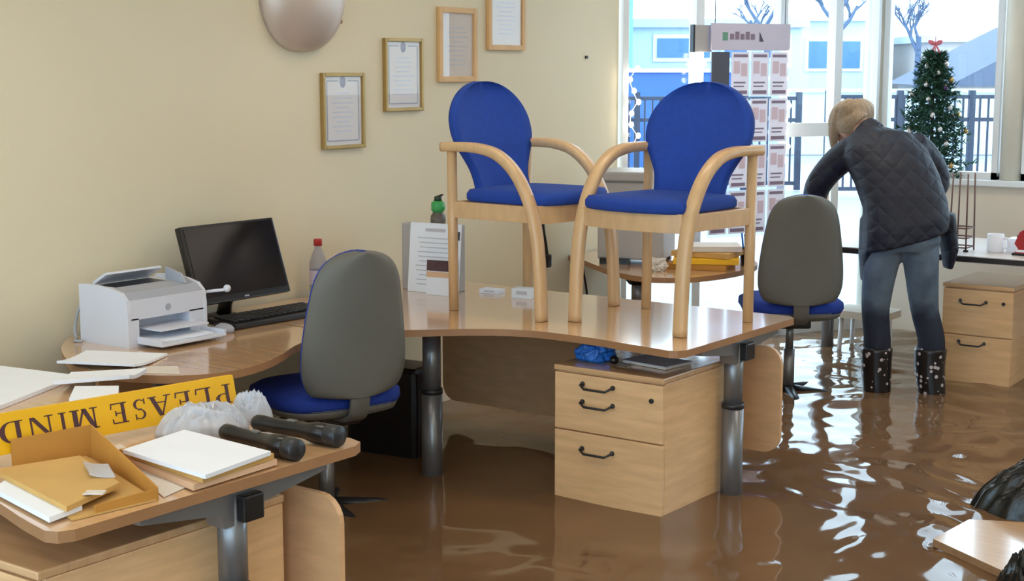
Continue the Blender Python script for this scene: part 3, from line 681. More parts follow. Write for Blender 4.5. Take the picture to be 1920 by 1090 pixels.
GLY = {'P': [rct(.14, 0, .14+ST, 1), rct(.02, 0, .45, .05), rct(.02, .95, .4, 1), rct(.3, .95, .5, 1), rct(.3, .46, .5, .51)]+arc(.48, .73, .28, .245, -90, 90, .06, .2),
       'L': [rct(.14, 0, .14+ST, 1), rct(.02, .95, .43, 1), rct(.02, 0, .82, .055), slant(.80, .0, .84, .30, TN)],
       'E': [rct(.14, 0, .14+ST, 1), rct(.02, .945, .80, 1), rct(.02, 0, .82, .055), slant(.80, 0, .84, .28, TN), slant(.78, 1, .80, .76, TN), rct(.3, .48, .6, .53), rct(.58, .38, .64, .63)],
       'A': [slant(.16, 0, .47, 1, TN), slant(.84, 0, .5, 1, ST*1.1), rct(.25, .3, .72, .35), rct(.02, 0, .32, .05), rct(.64, 0, 1.0, .05)],
       'S': arc(.46, .745, .25, .225, 40, 262, .05, .13)+arc(.44, .265, .27, .235, 85, -140, .06, .15)+[slant(.46, .54, .44, .47, .20), rct(.68, .72, .74, 1.0), rct(.13, 0, .19, .28)],
       'M': [rct(.13, 0, .13+TN, 1), rct(.02, 0, .3, .05), rct(.76, 0, .76+ST, 1), rct(.68, 0, 1.02, .05), slant(.52, 0, .18, 1, ST), slant(.52, 0, .80, 1, TN*1.2), rct(.02, .95, .25, 1), rct(.76, .95, 1.02, 1)],
       'I': [rct(.3, 0, .3+ST*1.3, 1), rct(.14, 0, .7, .05), rct(.14, .95, .7, 1)],
       'N': [rct(.15, 0, .15+TN, 1), rct(.02, 0, .34, .05), rct(.80, 0, .80+TN, 1), rct(.66, .95, 1.0, 1), slant(.78, 0, .18, 1, ST), rct(.02, .95, .25, 1)],
       'D': [rct(.14, 0, .14+ST, 1), rct(.02, .95, .5, 1), rct(.02, 0, .5, .05)]+arc(.46, .5, .38, .475, -90, 90, .06, .2, 18),
       'T': [rct(.42, 0, .42+ST, 1), rct(.28, 0, .74, .05), rct(.06, .945, .96, 1), slant(.06, 1, .03, .72, TN), slant(.94, 1, .97, .72, TN)]}
LH0, LH1 = .78, .24                                       # letter base and top as fractions of the board (upside down)
lay = [('P', 2.845, .068), ('L', 2.773, .066), ('E', 2.700, .064), ('A', 2.632, .078), ('S', 2.550, .058), ('E', 2.484, .062), ('M', 2.392, .084), ('I', 2.300, .040), ('N', 2.258, .080), ('D', 2.170, .074), ('T', 2.062, .07)]
for ch, y0, wd in lay:
    g = MB()
    for q in GLY[ch]:
        n = len(q); pts = [sgp(y0-px_*wd, LH0+(LH1-LH0)*py_, .0012) for px_, py_ in q]
        g.add(pts+[p-Vector((.0012, 0, 0)) for p in pts], [list(range(n))]+[[i, (i+1) % n, n+(i+1) % n, n+i] for i in range(n)])
    g.build('letter', LETTER, sg)
# opened brown box file
bx = thing('open_file_box', 'open brown card file box at the desk corner', 'file box', (-2.8, 2.08, ZD))
def wedge(mb, a, b, za, zb, th=.004, z0=.0):
    a, b = Vector(a)-Vector((-2.8, 2.08)), Vector(b)-Vector((-2.8, 2.08)); n = Vector((-(b-a).y, (b-a).x)).normalized()*th
    p = [(a.x, a.y, z0), (b.x, b.y, z0), (b.x, b.y, zb), (a.x, a.y, za)]; q = [(x+n.x, y+n.y, z) for x, y, z in p]
    return mb.add(p+q, [[0, 1, 2, 3], [7, 6, 5, 4], [0, 4, 5, 1], [1, 5, 6, 2], [2, 6, 7, 3], [3, 7, 4, 0]])
sheet('base', [(-3.02, 2.09), (-3.0, 2.29), (-2.56, 2.14), (-2.585, 1.93)], ZD+.001, .004, BUFF, '', parent=bx)
wedge(MB(), (-2.99, 2.30), (-2.565, 2.145), .082, .03).build('side_wall', BROWNC, bx)
wedge(MB(), (-3.06, 2.12), (-2.99, 2.30), .070, .082).build('back_wall', BROWNC, bx)
wedge(MB(), (-2.565, 2.145), (-2.585, 1.99), .028, .022).build('front_wall', BROWNC, bx)
sheet('file_folder', [(-2.99, 2.02), (-2.93, 2.22), (-2.66, 2.12), (-2.60, 1.93)], ZD+.0185, .012, BUFF, 'buff folder lying inside the open brown file box', 'folder')
cp = MB()
for i in range(2): pass
sheet('paper_sheets', [(-2.89, 1.95), (-2.96, 2.06), (-2.62, 1.985), (-2.60, 1.885)], ZD+.006, .012, PAPER, 'white papers sticking out under the buff folder at the desk corner')
sheet('plastic_wallet', [(-2.84, 2.16), (-2.80, 2.20), (-2.70, 2.14), (-2.74, 2.10)], ZD+.031, .004, CLEARP, 'small clear plastic wallet on the buff folder', 'wallet', curl=.01)
sheet('paper_slip', [(-2.63, 1.995), (-2.66, 2.03), (-2.625, 2.055), (-2.595, 2.02)], ZD+.031, .003, PAPER2, 'small pale paper slip on the corner of the buff folder', curl=.006)
# stack of folders with white paper
sheet('paper_sheets', [(-3.02, 2.37), (-3.03, 2.42), (-2.60, 2.30), (-2.565, 2.165)], ZD+.001, .002, PAPER2, 'pale speckled sheet lying under the buff folders')
sheet('file_folder', [(-2.915, 2.315), (-2.90, 2.55), (-2.555, 2.51), (-2.545, 2.235)], ZD+.004, .014, BUFFP, 'pale buff folder at the bottom of the folder stack', 'folder')
sheet('file_folder', [(-2.895, 2.31), (-2.89, 2.53), (-2.56, 2.505), (-2.535, 2.255)], ZD+.019, .014, BUFF, 'orange-buff folder in the stack, right under the white paper', 'folder')
sheet('paper_sheets', [(-2.85, 2.285), (-2.885, 2.51), (-2.55, 2.485), (-2.515, 2.245)], ZD+.034, .010, PAPER, 'blank white paper pad on top of the buff folders')
# torches
def torch(label, a, b):
    a, b = Vector(a), Vector(b); t = thing('torch', label, 'torch', (a.x, a.y, ZD), math.atan2((b-a).y, (b-a).x), 'black torches on the desk'); L = (b-a).length
    M = Matrix.Rotation(R(90), 3, 'Y')
    MB().lathe([(.001, 0), (.017, .002), (.022, .012), (.022, .04), (.020, .05), (.021, L*.6), (.026, L*.68)], 20, (0, 0, .0285), M).build('barrel', BLACKP, t)
    MB().lathe([(.026, L*.68), (.0285, L*.72), (.0285, L*.86), (.027, L*.865)], 24, (0, 0, .0285), M).build('head', BLACKP, t)
    MB().lathe([(.0265, L*.862), (.0282, L*.868), (.0282, L*.985), (.025, L), (.001, L)], 24, (0, 0, .0285), M).build('bezel', DARKM, t)
    MB().box((L*.45, 0, .0285+.021), (.03, .014, .006), None, .002).build('switch', GREYP, t)
torch('black rubber torch lying next to the white paper pad', (-2.84, 2.60), (-2.545, 2.572))
torch('black rubber torch at the rear edge of the desk, behind the other torch', (-2.85, 2.72), (-2.555, 2.735))
def crumple(c, r, seed, amp, n=5, flat=.0):
    bm = bmesh.new(); bmesh.ops.create_icosphere(bm, subdivisions=n, radius=1)
    for v in bm.verts:
        p = v.co.copy(); q = p+.35*Vector((noise.noise(p*1.9+Vector((seed, 3, 1))), noise.noise(p*1.9+Vector((2, seed, 7))), noise.noise(p*1.9+Vector((5, 1, seed)))))
        k = noise.noise(q*1.5+Vector((seed, 0, 0)))*.8+(.35-abs(noise.noise(q*2.6+Vector((0, seed, 0)))))*.9+(.2-abs(noise.noise(q*6+Vector((seed, 0, seed)))))*.35
        p *= 1+amp*k; v.co = Vector((p.x*r[0], p.y*r[1], p.z*r[2]))
    zm = -r[2]*.72
    for v in bm.verts: v.co.z = max(v.co.z, zm); v.co += Vector((c[0], c[1], c[2]-zm))
    m = MB(); m.bm(bm, True); return m
def heap(c, rx, ry, h, seed, rot=0, folds=1.0, n=56):
    """slumped plastic bag: a draped skin with sharp folds over a closed flat underside"""
    vs = []; fs = []; M = Matrix.Rotation(rot, 2)
    for i in range(n+1):
        for j in range(n+1):
            u, v = -1+2*i/n, -1+2*j/n
            k = math.sqrt(max(0, 1-v*v/2)); l = math.sqrt(max(0, 1-u*u/2)); a, b = u*k, v*l          # square to disc
            r = math.hypot(a, b); ang = math.atan2(b, a); edge = 1+.22*noise.noise(Vector((math.cos(ang)*1.4+seed, math.sin(ang)*1.4, 2)))+.07*noise.noise(Vector((math.cos(ang)*5, math.sin(ang)*5, seed)))
            q = Vector((a*1.0+seed, b*2.1, 0)); wq = q+.5*Vector((noise.noise(q*1.3), noise.noise(q*1.3+Vector((9, 4, 1))), 0))
            rid = 1-2.2*abs(noise.noise(wq*1.8)); rid2 = 1-2.2*abs(noise.noise(wq*4.1+Vector((3, seed, 0))))
            z = max(0, 1-r**2.6)**.7*(.62+.30*noise.noise(q*.9+Vector((0, 0, seed)))+folds*(.26*rid+.12*rid2))
            p = M @ Vector((a*rx*edge, b*ry*edge)); vs.append((c[0]+p.x, c[1]+p.y, c[2]+max(0, z)*h+(.0015 if r < .999 else 0)))
    N = (n+1)**2
    for i in range(n):
        for j in range(n): q = i*(n+1)+j; fs.append([q, q+n+1, q+n+2, q+1])
    m = MB().add(vs, fs, True)
    per = [j for j in range(n+1)]+[i*(n+1)+n for i in range(1, n+1)]+[n*(n+1)+j for j in range(n-1, -1, -1)]+[i*(n+1) for i in range(n-1, 0, -1)]
    m.add([(vs[k][0], vs[k][1], c[2]) for k in per], [list(range(len(per)))[::-1]]); return m
tag(heap((-2.94, 2.63, ZD), .12, .075, .085, 3, R(62), 1.2).build('plastic_bag', CLEARP, None, origin=(-2.95, 2.66, ZD)), 'crumpled clear plastic bag on the desk by the yellow sign', 'plastic bag')
tag(heap((-2.955, 2.805, ZD), .06, .05, .085, 9, R(60), 1.2).build('plastic_bag', CLEARP, None, origin=(-2.9, 2.775, ZD)), 'smaller crumpled clear bag at the rear end of the sign', 'plastic bag')
# on the drawer pedestal
tag(crumple((-3.0, 4.60, .60), (.062, .06, .046), 5, .4).build('plastic_bag', BLUEBAG, None, origin=(-2.99, 4.63, .6)), 'crumpled bright blue plastic bag on the drawer pedestal', 'plastic bag')
nb = thing('notebook', 'grey notebook lying on the drawer pedestal under the desk', 'notebook', (-2.785, 4.685, .60), R(-8))
MB().box((0, 0, .006), (.2, .15, .009), None).build('pages', PAPER2, nb); MB().box((0, 0, .012), (.206, .155, .003), None).build('cover', PGREY, nb)
ky = thing('key_bunch', 'dark knob with keys beside the blue plastic bag', 'keys', (-2.905, 4.58, .60))
MB().ell((0, 0, .017), (.017, .017, .017), 10).build('knob', BLACKP, ky); MB().box((.04, .0, .004), (.035, .012, .004), None, .001).build('key', STEEL, ky); MB().box((.045, .018, .004), (.03, .012, .004), Matrix.Rotation(R(40), 3, 'Z'), .001).build('key', STEEL, ky)
# black case under the desk
bg = thing('computer_case', 'black computer case standing under the desk beside the swivel chair', 'computer case', (-4.02, 4.63, 0), R(8))
MB().box((0, 0, .235), (.34, .2, .47), None, .02).build('casing', BLACKP, bg); MB().box((.172, 0, .24), (.006, .17, .42), None, .002).build('front_panel', mat('dark_case_front', (32, 30, 34), .45), bg)
MB().box((.176, 0, .40), (.003, .14, .03), None).build('drive_slot', DARKM, bg)

# ------------------------------------------------------------------ on the round-ended desk
mc = thing('office_machine', 'tall grey office machine on the round-ended desk by the window', 'machine', (-4.03, 6.56, .70), R(20))
MB().box((0, 0, .22), (.34, .34, .40), None, .012).build('casing', OFFWH, mc); MB().box((0, 0, .44), (.36, .36, .05), None, .012).build('lid', OFFWH, mc)
MB().b2((-.18, -.18, .415), (.18, .18, .42)).build('lid_gap', GREYP, mc)
MB().box((.12, -.172, .27), (.012, .006, .12), None).build('handle_slot', BLACKP, mc)
for x in (-.13, .13):
    for y in (-.13, .13): MB().box((x, y, .01), (.05, .05, .02), None).build('foot', BLACKP, mc)
MB().b2((-.15, -.20, .0), (.0, -.15, .03)).build('paper_slot', BLACKP, mc)
ys = [((-3.62, 6.50), .30, .22, 15, BROWNC, 'brown card folder at the bottom of the pile on the round-ended desk'), ((-3.60, 6.52), .32, .24, 28, YELLOW, 'bright yellow folder in the pile on the round-ended desk'), ((-3.61, 6.55), .30, .22, 8, BUFF, 'buff folder above the yellow one on the round-ended desk'), ((-3.60, 6.56), .29, .2, 35, PAPER2, 'loose pale papers on top of the folder pile by the window')]
z = .701
for (x, y), a, b, r_, m, lb in ys:
    M2 = Matrix.Rotation(R(r_), 2); cs = [Vector((x, y))+M2 @ Vector(q) for q in ((-a/2, -b/2), (a/2, -b/2), (a/2, b/2), (-a/2, b/2))]
    sheet('file_folder' if m != PAPER2 else 'paper_sheets', cs, z, .026, m, lb, 'folder' if m != PAPER2 else 'paper'); z += .028
tag(crumple((-3.74, 6.27, .70), (.05, .05, .035), 12, .6).build('tissue_bunch', PAPER2, None, origin=(-3.74, 6.27, .7)), 'crumpled pale tissue on the round-ended desk', 'tissue')
pt = thing('pen_pot', 'dark pot with coloured pens at the edge of the round-ended desk', 'pen pot', (-3.48, 6.72, .70))
MB().lathe([(.001, 0), (.033, 0), (.035, .09), (.031, .09), (.03, .006), (.001, .006)], 18).build('pot', BLACKP, pt)
for q, m in enumerate((GREEN, RED, BLUEBAG, PURP)): a = q*1.6; MB().tube([(.012*math.cos(a), .012*math.sin(a), .01), (.03*math.cos(a), .03*math.sin(a), .16)], .005, 8).build('pen', m, pt)

# ------------------------------------------------------------------ far desk things
st = thing('wire_stand', 'tall thin brown wire display stand on the far desk', 'display stand', (-2.70, 7.60, .745))
for x, y in ((-.045, -.06), (.045, .06), (-.045, .06), (.045, -.06)): MB().tube([(x, y, 0), (x*.85, y*.85, .40)], .0045, 8).build('upright', mat('brown_wire', (110, 84, 78), .4, .4) if 'brown_wire' not in MT else MT['brown_wire'], st)
for zz in (.02, .07, .12): MB().tube([(-.045, -.06, zz), (.045, -.06, zz), (.045, .06, zz), (-.045, .06, zz), (-.045, -.06, zz)], .004, 8).build('shelf_ring', MT['brown_wire'], st)
for x, y in ((-.045, -.06), (.045, -.06)): MB().ell((x, y, .005), (.014, .014, .008), 8).build('foot', BLACKP, st)
mg = thing('white_mug', 'white mug standing on the far desk by the wire stand', 'mug', (-2.53, 7.62, .745))
MB().lathe([(.001, 0), (.038, 0), (.042, .01), (.042, .095), (.038, .095), (.037, .01), (.001, .008)], 22).build('cup', PAPER, mg)
MB().tube(catmull([(.04, 0, .075), (.062, 0, .072), (.07, 0, .05), (.062, 0, .028), (.04, 0, .025)], 4), .006, 8).build('handle', PAPER, mg)
wl = thing('paper_block', 'white paper block on the far desk beside the mug', 'paper', (-2.44, 7.72, .745)); MB().box((0, 0, .035), (.10, .10, .07), None, .002).build('sheets', PAPER, wl); MB().ell((0, 0, .078), (.014, .014, .012), 8).build('knob', BLACKP, wl)
rs = thing('red_stapler', 'shiny red wedge-shaped desk object beside the paper block', 'desk object', (-2.36, 7.58, .745))
MB().prism([(-.06, .0), (.10, .0), (.10, .02), (.0, .135), (-.025, .12), (-.05, .06), (-.03, .035)], -.035, .035, XZ).build('body', RED, rs); MB().b2((-.06, -.037, 0), (.1, .037, .012)).build('sole', BLACKP, rs); MB().b2((-.04, -.036, .018), (.03, .036, .03)).build('bright_strip', PAPER, rs)
bb = thing('brown_box', 'small brown box on the far desk at the person\'s left hand', 'box', (-3.52, 7.66, .745), R(20)); MB().box((0, 0, .15), (.07, .2, .30), None, .003).build('carton', BUFFP, bb); MB().box((0, -.101, .15), (.05, .002, .2), None).build('label_patch', INKD, bb)
cs_ = thing('low_stool', 'low cream stool standing in the water behind the swivel chair', 'stool', (-3.35, 7.93, 0))
MB().prism(rrect(-.17, -.13, .17, .13, .04), .29, .33).build('seat', CREAM2, cs_)
for x in (-.12, .12):
    for y in (-.09, .09): MB().tube([(x, y, 0), (x*.9, y*.9, .29)], .013, 10).build('leg', WHITEF, cs_)

# ------------------------------------------------------------------ Christmas tree on the sill
def xmas():
    b = Vector((-3.30, YF+.0, 1.035)); t = thing('christmas_tree', 'small dark green Christmas tree on the window sill', 'christmas tree', b); Ht = .80
    MB().tube([(0, 0, .03), (0, 0, .74)], [.014, .005], 8).build('trunk', BARK, t)
    MB().lathe([(.001, 0), (.055, 0), (.065, .05), (.06, .05), (.001, .045)], 16).build('pot', BARK, t)
    rg = random.Random(4); vs = []; fs = []; tips = []
    for i in range(230):
        u = (i+.5)/230; z0 = .04+u*.70; L = (.20*(1-u)**.75+.045)*rg.uniform(.75, 1.12); a = i*2.39996
        d = Vector((math.cos(a), math.sin(a), rg.uniform(-.25, .15))).normalized(); side = d.cross(Vector((0, 0, 1))).normalized(); upv = side.cross(d)
        for q in range(34):
            s_ = rg.uniform(.12, 1)*L; p = Vector((0, 0, z0))+d*s_
            th = rg.uniform(0, 6.28); nd = (d*.75+(side*math.cos(th)+upv*math.sin(th))*.8).normalized()*rg.uniform(.026, .05)
            wv = nd.cross(Vector((rg.uniform(-1, 1), rg.uniform(-1, 1), rg.uniform(-1, 1)))).normalized()*.0055
            k = len(vs); vs += [p-wv, p+wv, p+nd]; fs.append([k, k+1, k+2])
        tips.append((z0, d, L))
    fo = MB().add(vs, fs).build('foliage', PINE, t); fo['kind'] = 'stuff'
    tp = MB(); tm = Matrix.Rotation(R(36), 3, 'Z')
    for sx_ in (-1, 1):
        tp.ell(tm @ Vector((sx_*.022, 0, .795)), (.024, .009, .014), 10, tm @ Matrix.Rotation(R(-25*sx_), 3, 'Y'))
        tp.bar([tuple(tm @ Vector((0, -.006, .785))), tuple(tm @ Vector((sx_*.016, -.01, .755))), tuple(tm @ Vector((sx_*.022, -.014, .735)))], tm @ Vector((1, 0, 0)), .012, .002)
    tp.ell((0, 0, .792), (.010, .010, .011), 8); tp.tube([(0, 0, .735), (0, 0, .83)], [.004, .002], 6)
    tp.build('topper', PINK, t)
    cl = [('silver', SILV), ('gold', GOLDB), ('purple', PURP)]
    cfg = [0, 0, 1, 0, 2, 0, 0, 1, 0, 0, 2, 0, 1, 0, 0, 0, 2, 0, 1, 0, 0, 0]
    for j, c in enumerate(cfg):
        zz, d, L = tips[6+j*10]
        vd = Vector((.593, -.805, 0))                     # keep them on the room side as well as round the back
        if d.dot(vd) < -.2: d = Vector((-d.x, -d.y, d.z))
        p = b+Vector((0, 0, zz))+d*(L*.95); nm, m = cl[c]; r_ = .014 if j % 3 else .018
        bt = thing('bauble', 'small %s bauble hanging on the Christmas tree' % nm, 'bauble', p-Vector((0, 0, r_)), 0, '%s baubles on the tree' % nm)
        MB().ell((0, 0, 0), (r_, r_, r_*1.1), 10).build('ball', m, bt); MB().tube([(0, 0, r_), (0, 0, r_*1.4)], .004, 8).build('cap', GOLDB, bt)
xmas()

# ------------------------------------------------------------------ hanging poster display and fairy lights
dp = thing('poster_display', 'hanging grid of backlit posters in front of the shop window', 'poster display', gp(.815, .09, .72))
def dloc(t, o, z): return gp(t, .09+o, z)-gp(.815, .09, .72)
def dbox(t0, t1, o0, o1, z0, z1, n, m, par): return MB().box(dloc((t0+t1)/2, (o0+o1)/2, (z0+z1)/2), (t1-t0, abs(o1-o0), z1-z0), GM).build(n, m, par)
HEAD = sheer('display_header_board', (220, 212, 222), .2); POST = sheer('poster_paper', (250, 246, 250), .25); PHO = sheer('poster_photo', (236, 214, 222), .2); PHOD = sheer('poster_dark_photo', (110, 112, 122), .3); BARM = sheer('poster_caption_bar', (158, 140, 158), .2); BACKP = thin('acrylic_backing', (240, 242, 250))
T0, T1 = .535, 1.085
dbox(T0, T1, -.004, 0, .72, 1.93, 'backing', BACKP, dp); hdr = dbox(T0, T1, .001, .012, 1.78, 1.93, 'header_board', HEAD, dp)
for k in range(5): dbox(.66+.036*k, .66+.036*k+.028, .012, .0135, 1.84, 1.872+.012*(k % 2), 'mark', BARM, hdr)
dbox(.61, .645, .012, .0135, 1.835, 1.88, 'mark', sheer('green_logo', (140, 190, 165), .4), hdr)
tri = MB(); tri.prism([(0, 0), (.03, 0), (0, .055)], .012, .0135, XZ); tri.v = [tuple(GM @ Vector(v)+dloc(.865, 0, 1.83)) for v in tri.v]; tri.build('mark', PHOD, hdr)
cw = (T1-T0)/4
for r_ in range(4):
    for c in range(4):
        t0 = T0+c*cw+.008; z1 = 1.77-r_*.262; ps = dbox(t0, t0+cw-.016, .001, .006, z1-.245, z1, 'poster', PHOD if (r_, c) == (0, 0) else POST, dp)
        if (r_, c) == (0, 0): continue
        dbox(t0+.012, t0+cw-.028, .006, .007, z1-.028, z1-.012, 'caption', BARM, ps); dbox(t0+.014, t0+.058, .006, .007, z1-.12, z1-.05, 'photo', PHO, ps); dbox(t0+.066, t0+cw-.03, .006, .007, z1-.135, z1-.062, 'photo', PHO, ps); dbox(t0+.016, t0+cw-.04, .006, .007, z1-.175, z1-.166, 'caption', BARM, ps); dbox(t0+.016, t0+cw-.05, .006, .007, z1-.195, z1-.188, 'caption', BARM, ps)
        dbox(t0+.012, t0+cw-.028, .006, .007, z1-.235, z1-.215, 'caption', BARM, ps)
for t_ in (T0+.03, T1-.03): MB().tube([dloc(t_, 0, 1.93), dloc(t_, 0, ZC)], .003, 6).build('wire', STEEL, dp)
hb = thing('hanging_box', 'slim grey box with a dark edge on the window mullion', 'box', gp(.50, .055, 1.77)); MB().box((0, 0, .075), (.12, .03, .15), GM, .003).build('casing', OFFWH, hb); MB().box(GM @ Vector((-.062, 0, .075)), (.012, .032, .152), GM).build('dark_edge', DARKM, hb)
def lights(label, t_, off, z0, z1, n, sw):
    t = thing('fairy_lights', label, 'fairy lights', gp(t_, off, z0)); pts = []
    for k in range(n):
        z = (z1-z0)*k/(n-1); pts.append(GM @ Vector((sw*math.sin(k*1.9), .0, 0))+Vector((0, 0, z)))
    MB().tube([tuple(p) for p in pts], .003, 6).build('wire', WHITEF, t)
    for p in pts[::1]: MB().ell((p.x+gn.x*.012, p.y+gn.y*.012, p.z), (.013, .013, .016), 8).build('bulb', FAIRY, t)
lights('fairy lights strung down the window edge next to the cream wall', .06, .04, 1.25, 1.68, 8, .03)
lights('fairy lights strung down the edge of the poster display', 1.10, .06, 1.15, 1.78, 9, .015)
lights('short cluster of fairy lights below the slim grey box', .49, .06, 1.52, 1.75, 6, .02)

# ------------------------------------------------------------------ floating debris by the near right edge
fb = thing('floating_board', 'pale wooden board floating in the flood water beside a bin bag', 'board', (-1.55, 4.86, WATER-.01))
MB().prism([(-.175, -.15), (.16, -.36), (.36, .06), (.06, .24), (-.155, .135)], .012, .037).build('panel', BEECHH, fb)
MB().prism([(-.175, -.15), (.16, -.36), (.36, .06), (.06, .24), (-.155, .135)], .010, .035, caps=False).build('edge_band', BEECHD, fb)
tag(heap((-1.47, 5.40, WATER-.03), .36, .19, .25, 21, R(25), .8).build('bin_bag', BINBAG, None, origin=(-1.47, 5.40, WATER-.03)), 'shiny black bin liner floating behind the pale board', 'bin bag')
tag(heap((-1.255, 4.385, WATER-.03), .17, .13, .26, 33, R(-30), .8).build('bin_bag', BINBAG, None, origin=(-1.255, 4.385, WATER-.03)), 'dark bundled bag floating in front of the pale board', 'bin bag')

# ------------------------------------------------------------------ person bending over the far desk
FV = Vector((-.593, .805, 0)); RV = Vector((.805, .593, 0)); PO = Vector((-2.745, 6.985, 0))
def pp(r, f, z): return PO+RV*r+FV*f+Vector((0, 0, z))
def pv(r, f, z): return RV*r+FV*f+Vector((0, 0, z))
pe = thing('person', 'person with blonde hair in a navy quilted jacket bending over the far desk', 'person', PO)
def ploc(mb): mb.v = [(a-PO.x, b-PO.y, c) for a, b, c in mb.v]; return mb
LL = [(-.11, .0, .86), (-.135, .01, .66), (-.14, .03, .50), (-.135, .0, .34), (-.128, -.005, .10), (-.128, .0, .05)]
RL = [(.055, .0, .86), (.075, .0, .66), (.10, .02, .50), (.125, -.02, .34), (.137, -.03, .10), (.137, -.03, .05)]
def limb(mb, pts, rad, n=14):
    P = [pp(*p) for p in pts]; mb.tube(catmull([tuple(p) for p in P], 4), list(np.interp(np.linspace(0, len(P)-1, (len(P)-1)*4+1), range(len(P)), rad)), n); return mb
body = MB()
body.loft([(pp(-.028, .0, .88), pv(.11, 0, 0), pv(0, .07, 0)), (pp(-.02, .05, 1.0), pv(.12, 0, 0), pv(0, .075, -.03)), (pp(-.05, .14, 1.13), pv(.14, 0, -.02), pv(0, .07, -.05)), (pp(-.08, .24, 1.25), pv(.155, 0, 0), pv(0, .055, -.045)), (pp(-.12, .33, 1.33), pv(.08, 0, 0), pv(0, .04, -.03))], 18)
for L in (LL, RL): limb(body, L, [.06, .058, .05, .045, .038, .033])
limb(body, [(-.11, .31, 1.33), (-.15, .38, 1.38), (-.18, .43, 1.40)], [.055, .05, .055])
body.ell(pp(-.195, .47, 1.41), (.075, .088, .10), 16, Matrix.Rotation(R(36), 3, 'Z') @ Matrix.Rotation(R(-50), 3, 'X'))
fz = pp(-.20, .545, 1.375); body.ell(fz, (.018, .022, .02), 8); body.ell(pp(-.205, .53, 1.33), (.045, .04, .05), 10)
for s in (-1, 1): body.ell(pp(-.195+s*.078, .47, 1.40), (.014, .02, .03), 8)
ARL = [(-.26, .31, 1.26), (-.37, .37, 1.08), (-.34, .60, .92), (-.31, .76, .80)]; ARR = [(.10, .29, 1.30), (.205, .34, 1.10), (.14, .54, .90), (.11, .64, .80)]
for A in (ARL, ARR): limb(body, A, [.055, .045, .036, .028])
for A, s in ((ARL, 1), (ARR, -1)):
    h = A[-1]; limb(body, [h, (h[0], h[1]+.05, .782), (h[0], h[1]+.09, .772)], [.03, .036, .03])
    for k in range(4): r0 = h[0]+(-.027+.018*k); limb(body, [(r0, h[1]+.08, .772), (r0*1.0+(-.012+.008*k), h[1]+.125, .776), (r0+(-.016+.010*k), h[1]+(.155, .165, .162, .145)[k], .758)], [.0095, .009, .0075], 8)
    limb(body, [(h[0]+s*.02, h[1]+.035, .78), (h[0]+s*.055, h[1]+.07, .772), (h[0]+s*.062, h[1]+.10, .76)], [.012, .0105, .008], 8)
ploc(fuse(body, .0075, 3)).build('body', SKIN, pe)
jn = MB()
for L in (LL, RL): limb(jn, [L[0], L[1], L[2], (L[3][0], L[3][1], .37), (L[3][0], L[3][1], .285)], [.098, .080, .068, .066, .070])
jn.loft([(pp(-.028, -.01, .80), pv(.13, 0, 0), pv(0, .10, 0)), (pp(-.026, -.015, .85), pv(.178, 0, 0), pv(0, .125, 0)), (pp(-.02, .0, .92), pv(.165, 0, 0), pv(0, .115, 0)), (pp(-.02, .03, .98), pv(.14, 0, 0), pv(0, .09, 0))], 20, True, 2.4)
ploc(fuse(jn, .011, 4)).build('jeans', JEANS, pe)
jk = MB()
jk.loft([(pp(-.02, .0, .845), pv(.20, 0, .055), pv(0, .155, 0)), (pp(-.015, .0, .92), pv(.205, 0, .04), pv(0, .152, -.02)), (pp(-.01, .05, 1.02), pv(.202, 0, 0), pv(0, .135, -.06)), (pp(-.035, .13, 1.14), pv(.208, 0, -.01), pv(0, .115, -.08)), (pp(-.07, .21, 1.24), pv(.212, 0, -.005), pv(0, .095, -.075)), (pp(-.095, .28, 1.315), pv(.175, 0, .01), pv(0, .07, -.06)), (pp(-.12, .33, 1.355), pv(.09, 0, .0), pv(0, .05, -.04))], 24, True, 2.5)
limb(jk, [(-.22, .27, 1.27), (-.30, .32, 1.20), (-.375, .37, 1.08), (-.345, .58, .93), (-.325, .68, .86)], [.082, .074, .066, .056, .05])
limb(jk, [(.06, .26, 1.29), (.14, .30, 1.23), (.212, .34, 1.10), (.15, .52, .92), (.12, .60, .85)], [.09, .085, .076, .064, .055])
jk.loft([(pp(-.19, .05, .64), pv(.02, 0, 0), pv(0, .07, 0)), (pp(-.18, .05, .78), pv(.045, 0, 0), pv(0, .10, 0)), (pp(-.16, .06, .95), pv(.06, 0, 0), pv(0, .12, 0))], 14)
jk.loft([(pp(.225, .09, .70), pv(.018, 0, 0), pv(0, .06, 0)), (pp(.225, .08, .80), pv(.04, 0, 0), pv(0, .09, 0)), (pp(.19, .08, .98), pv(.05, 0, 0), pv(0, .11, 0))], 14)
limb(jk, [(-.115, .33, 1.34), (-.145, .375, 1.372)], [.082, .075])
ploc(fuse(jk, .011, 3)).build('jacket', JACKET, pe)
hr = MB(); hm = Matrix.Rotation(R(36), 3, 'Z') @ Matrix.Rotation(R(-40), 3, 'X')
hr.ell(pp(-.19, .455, 1.425), (.092, .098, .10), 18, hm)
limb(hr, [(-.255, .46, 1.43), (-.27, .50, 1.36), (-.265, .53, 1.27)], [.035, .032, .014]); limb(hr, [(-.12, .47, 1.42), (-.11, .52, 1.34), (-.12, .55, 1.27)], [.035, .03, .014]); limb(hr, [(-.19, .40, 1.44), (-.16, .38, 1.41)], [.06, .05])
for k in range(15):
    a = R(-150+300*k/14); ca, sa = math.cos(a), math.sin(a); jit = .012*math.sin(k*5.3)
    hc = (-.19, .455)
    limb(hr, [(hc[0]+.03*sa, hc[1]-.05-.02*ca, 1.515), (hc[0]+.085*sa, hc[1]-.075*ca-.01, 1.475+jit), (hc[0]+.098*sa, hc[1]-.082*ca+.03, 1.41), (hc[0]+.088*sa+jit, hc[1]-.06*ca+.06, 1.34+jit)], [.018, .021, .019, .008], 8)
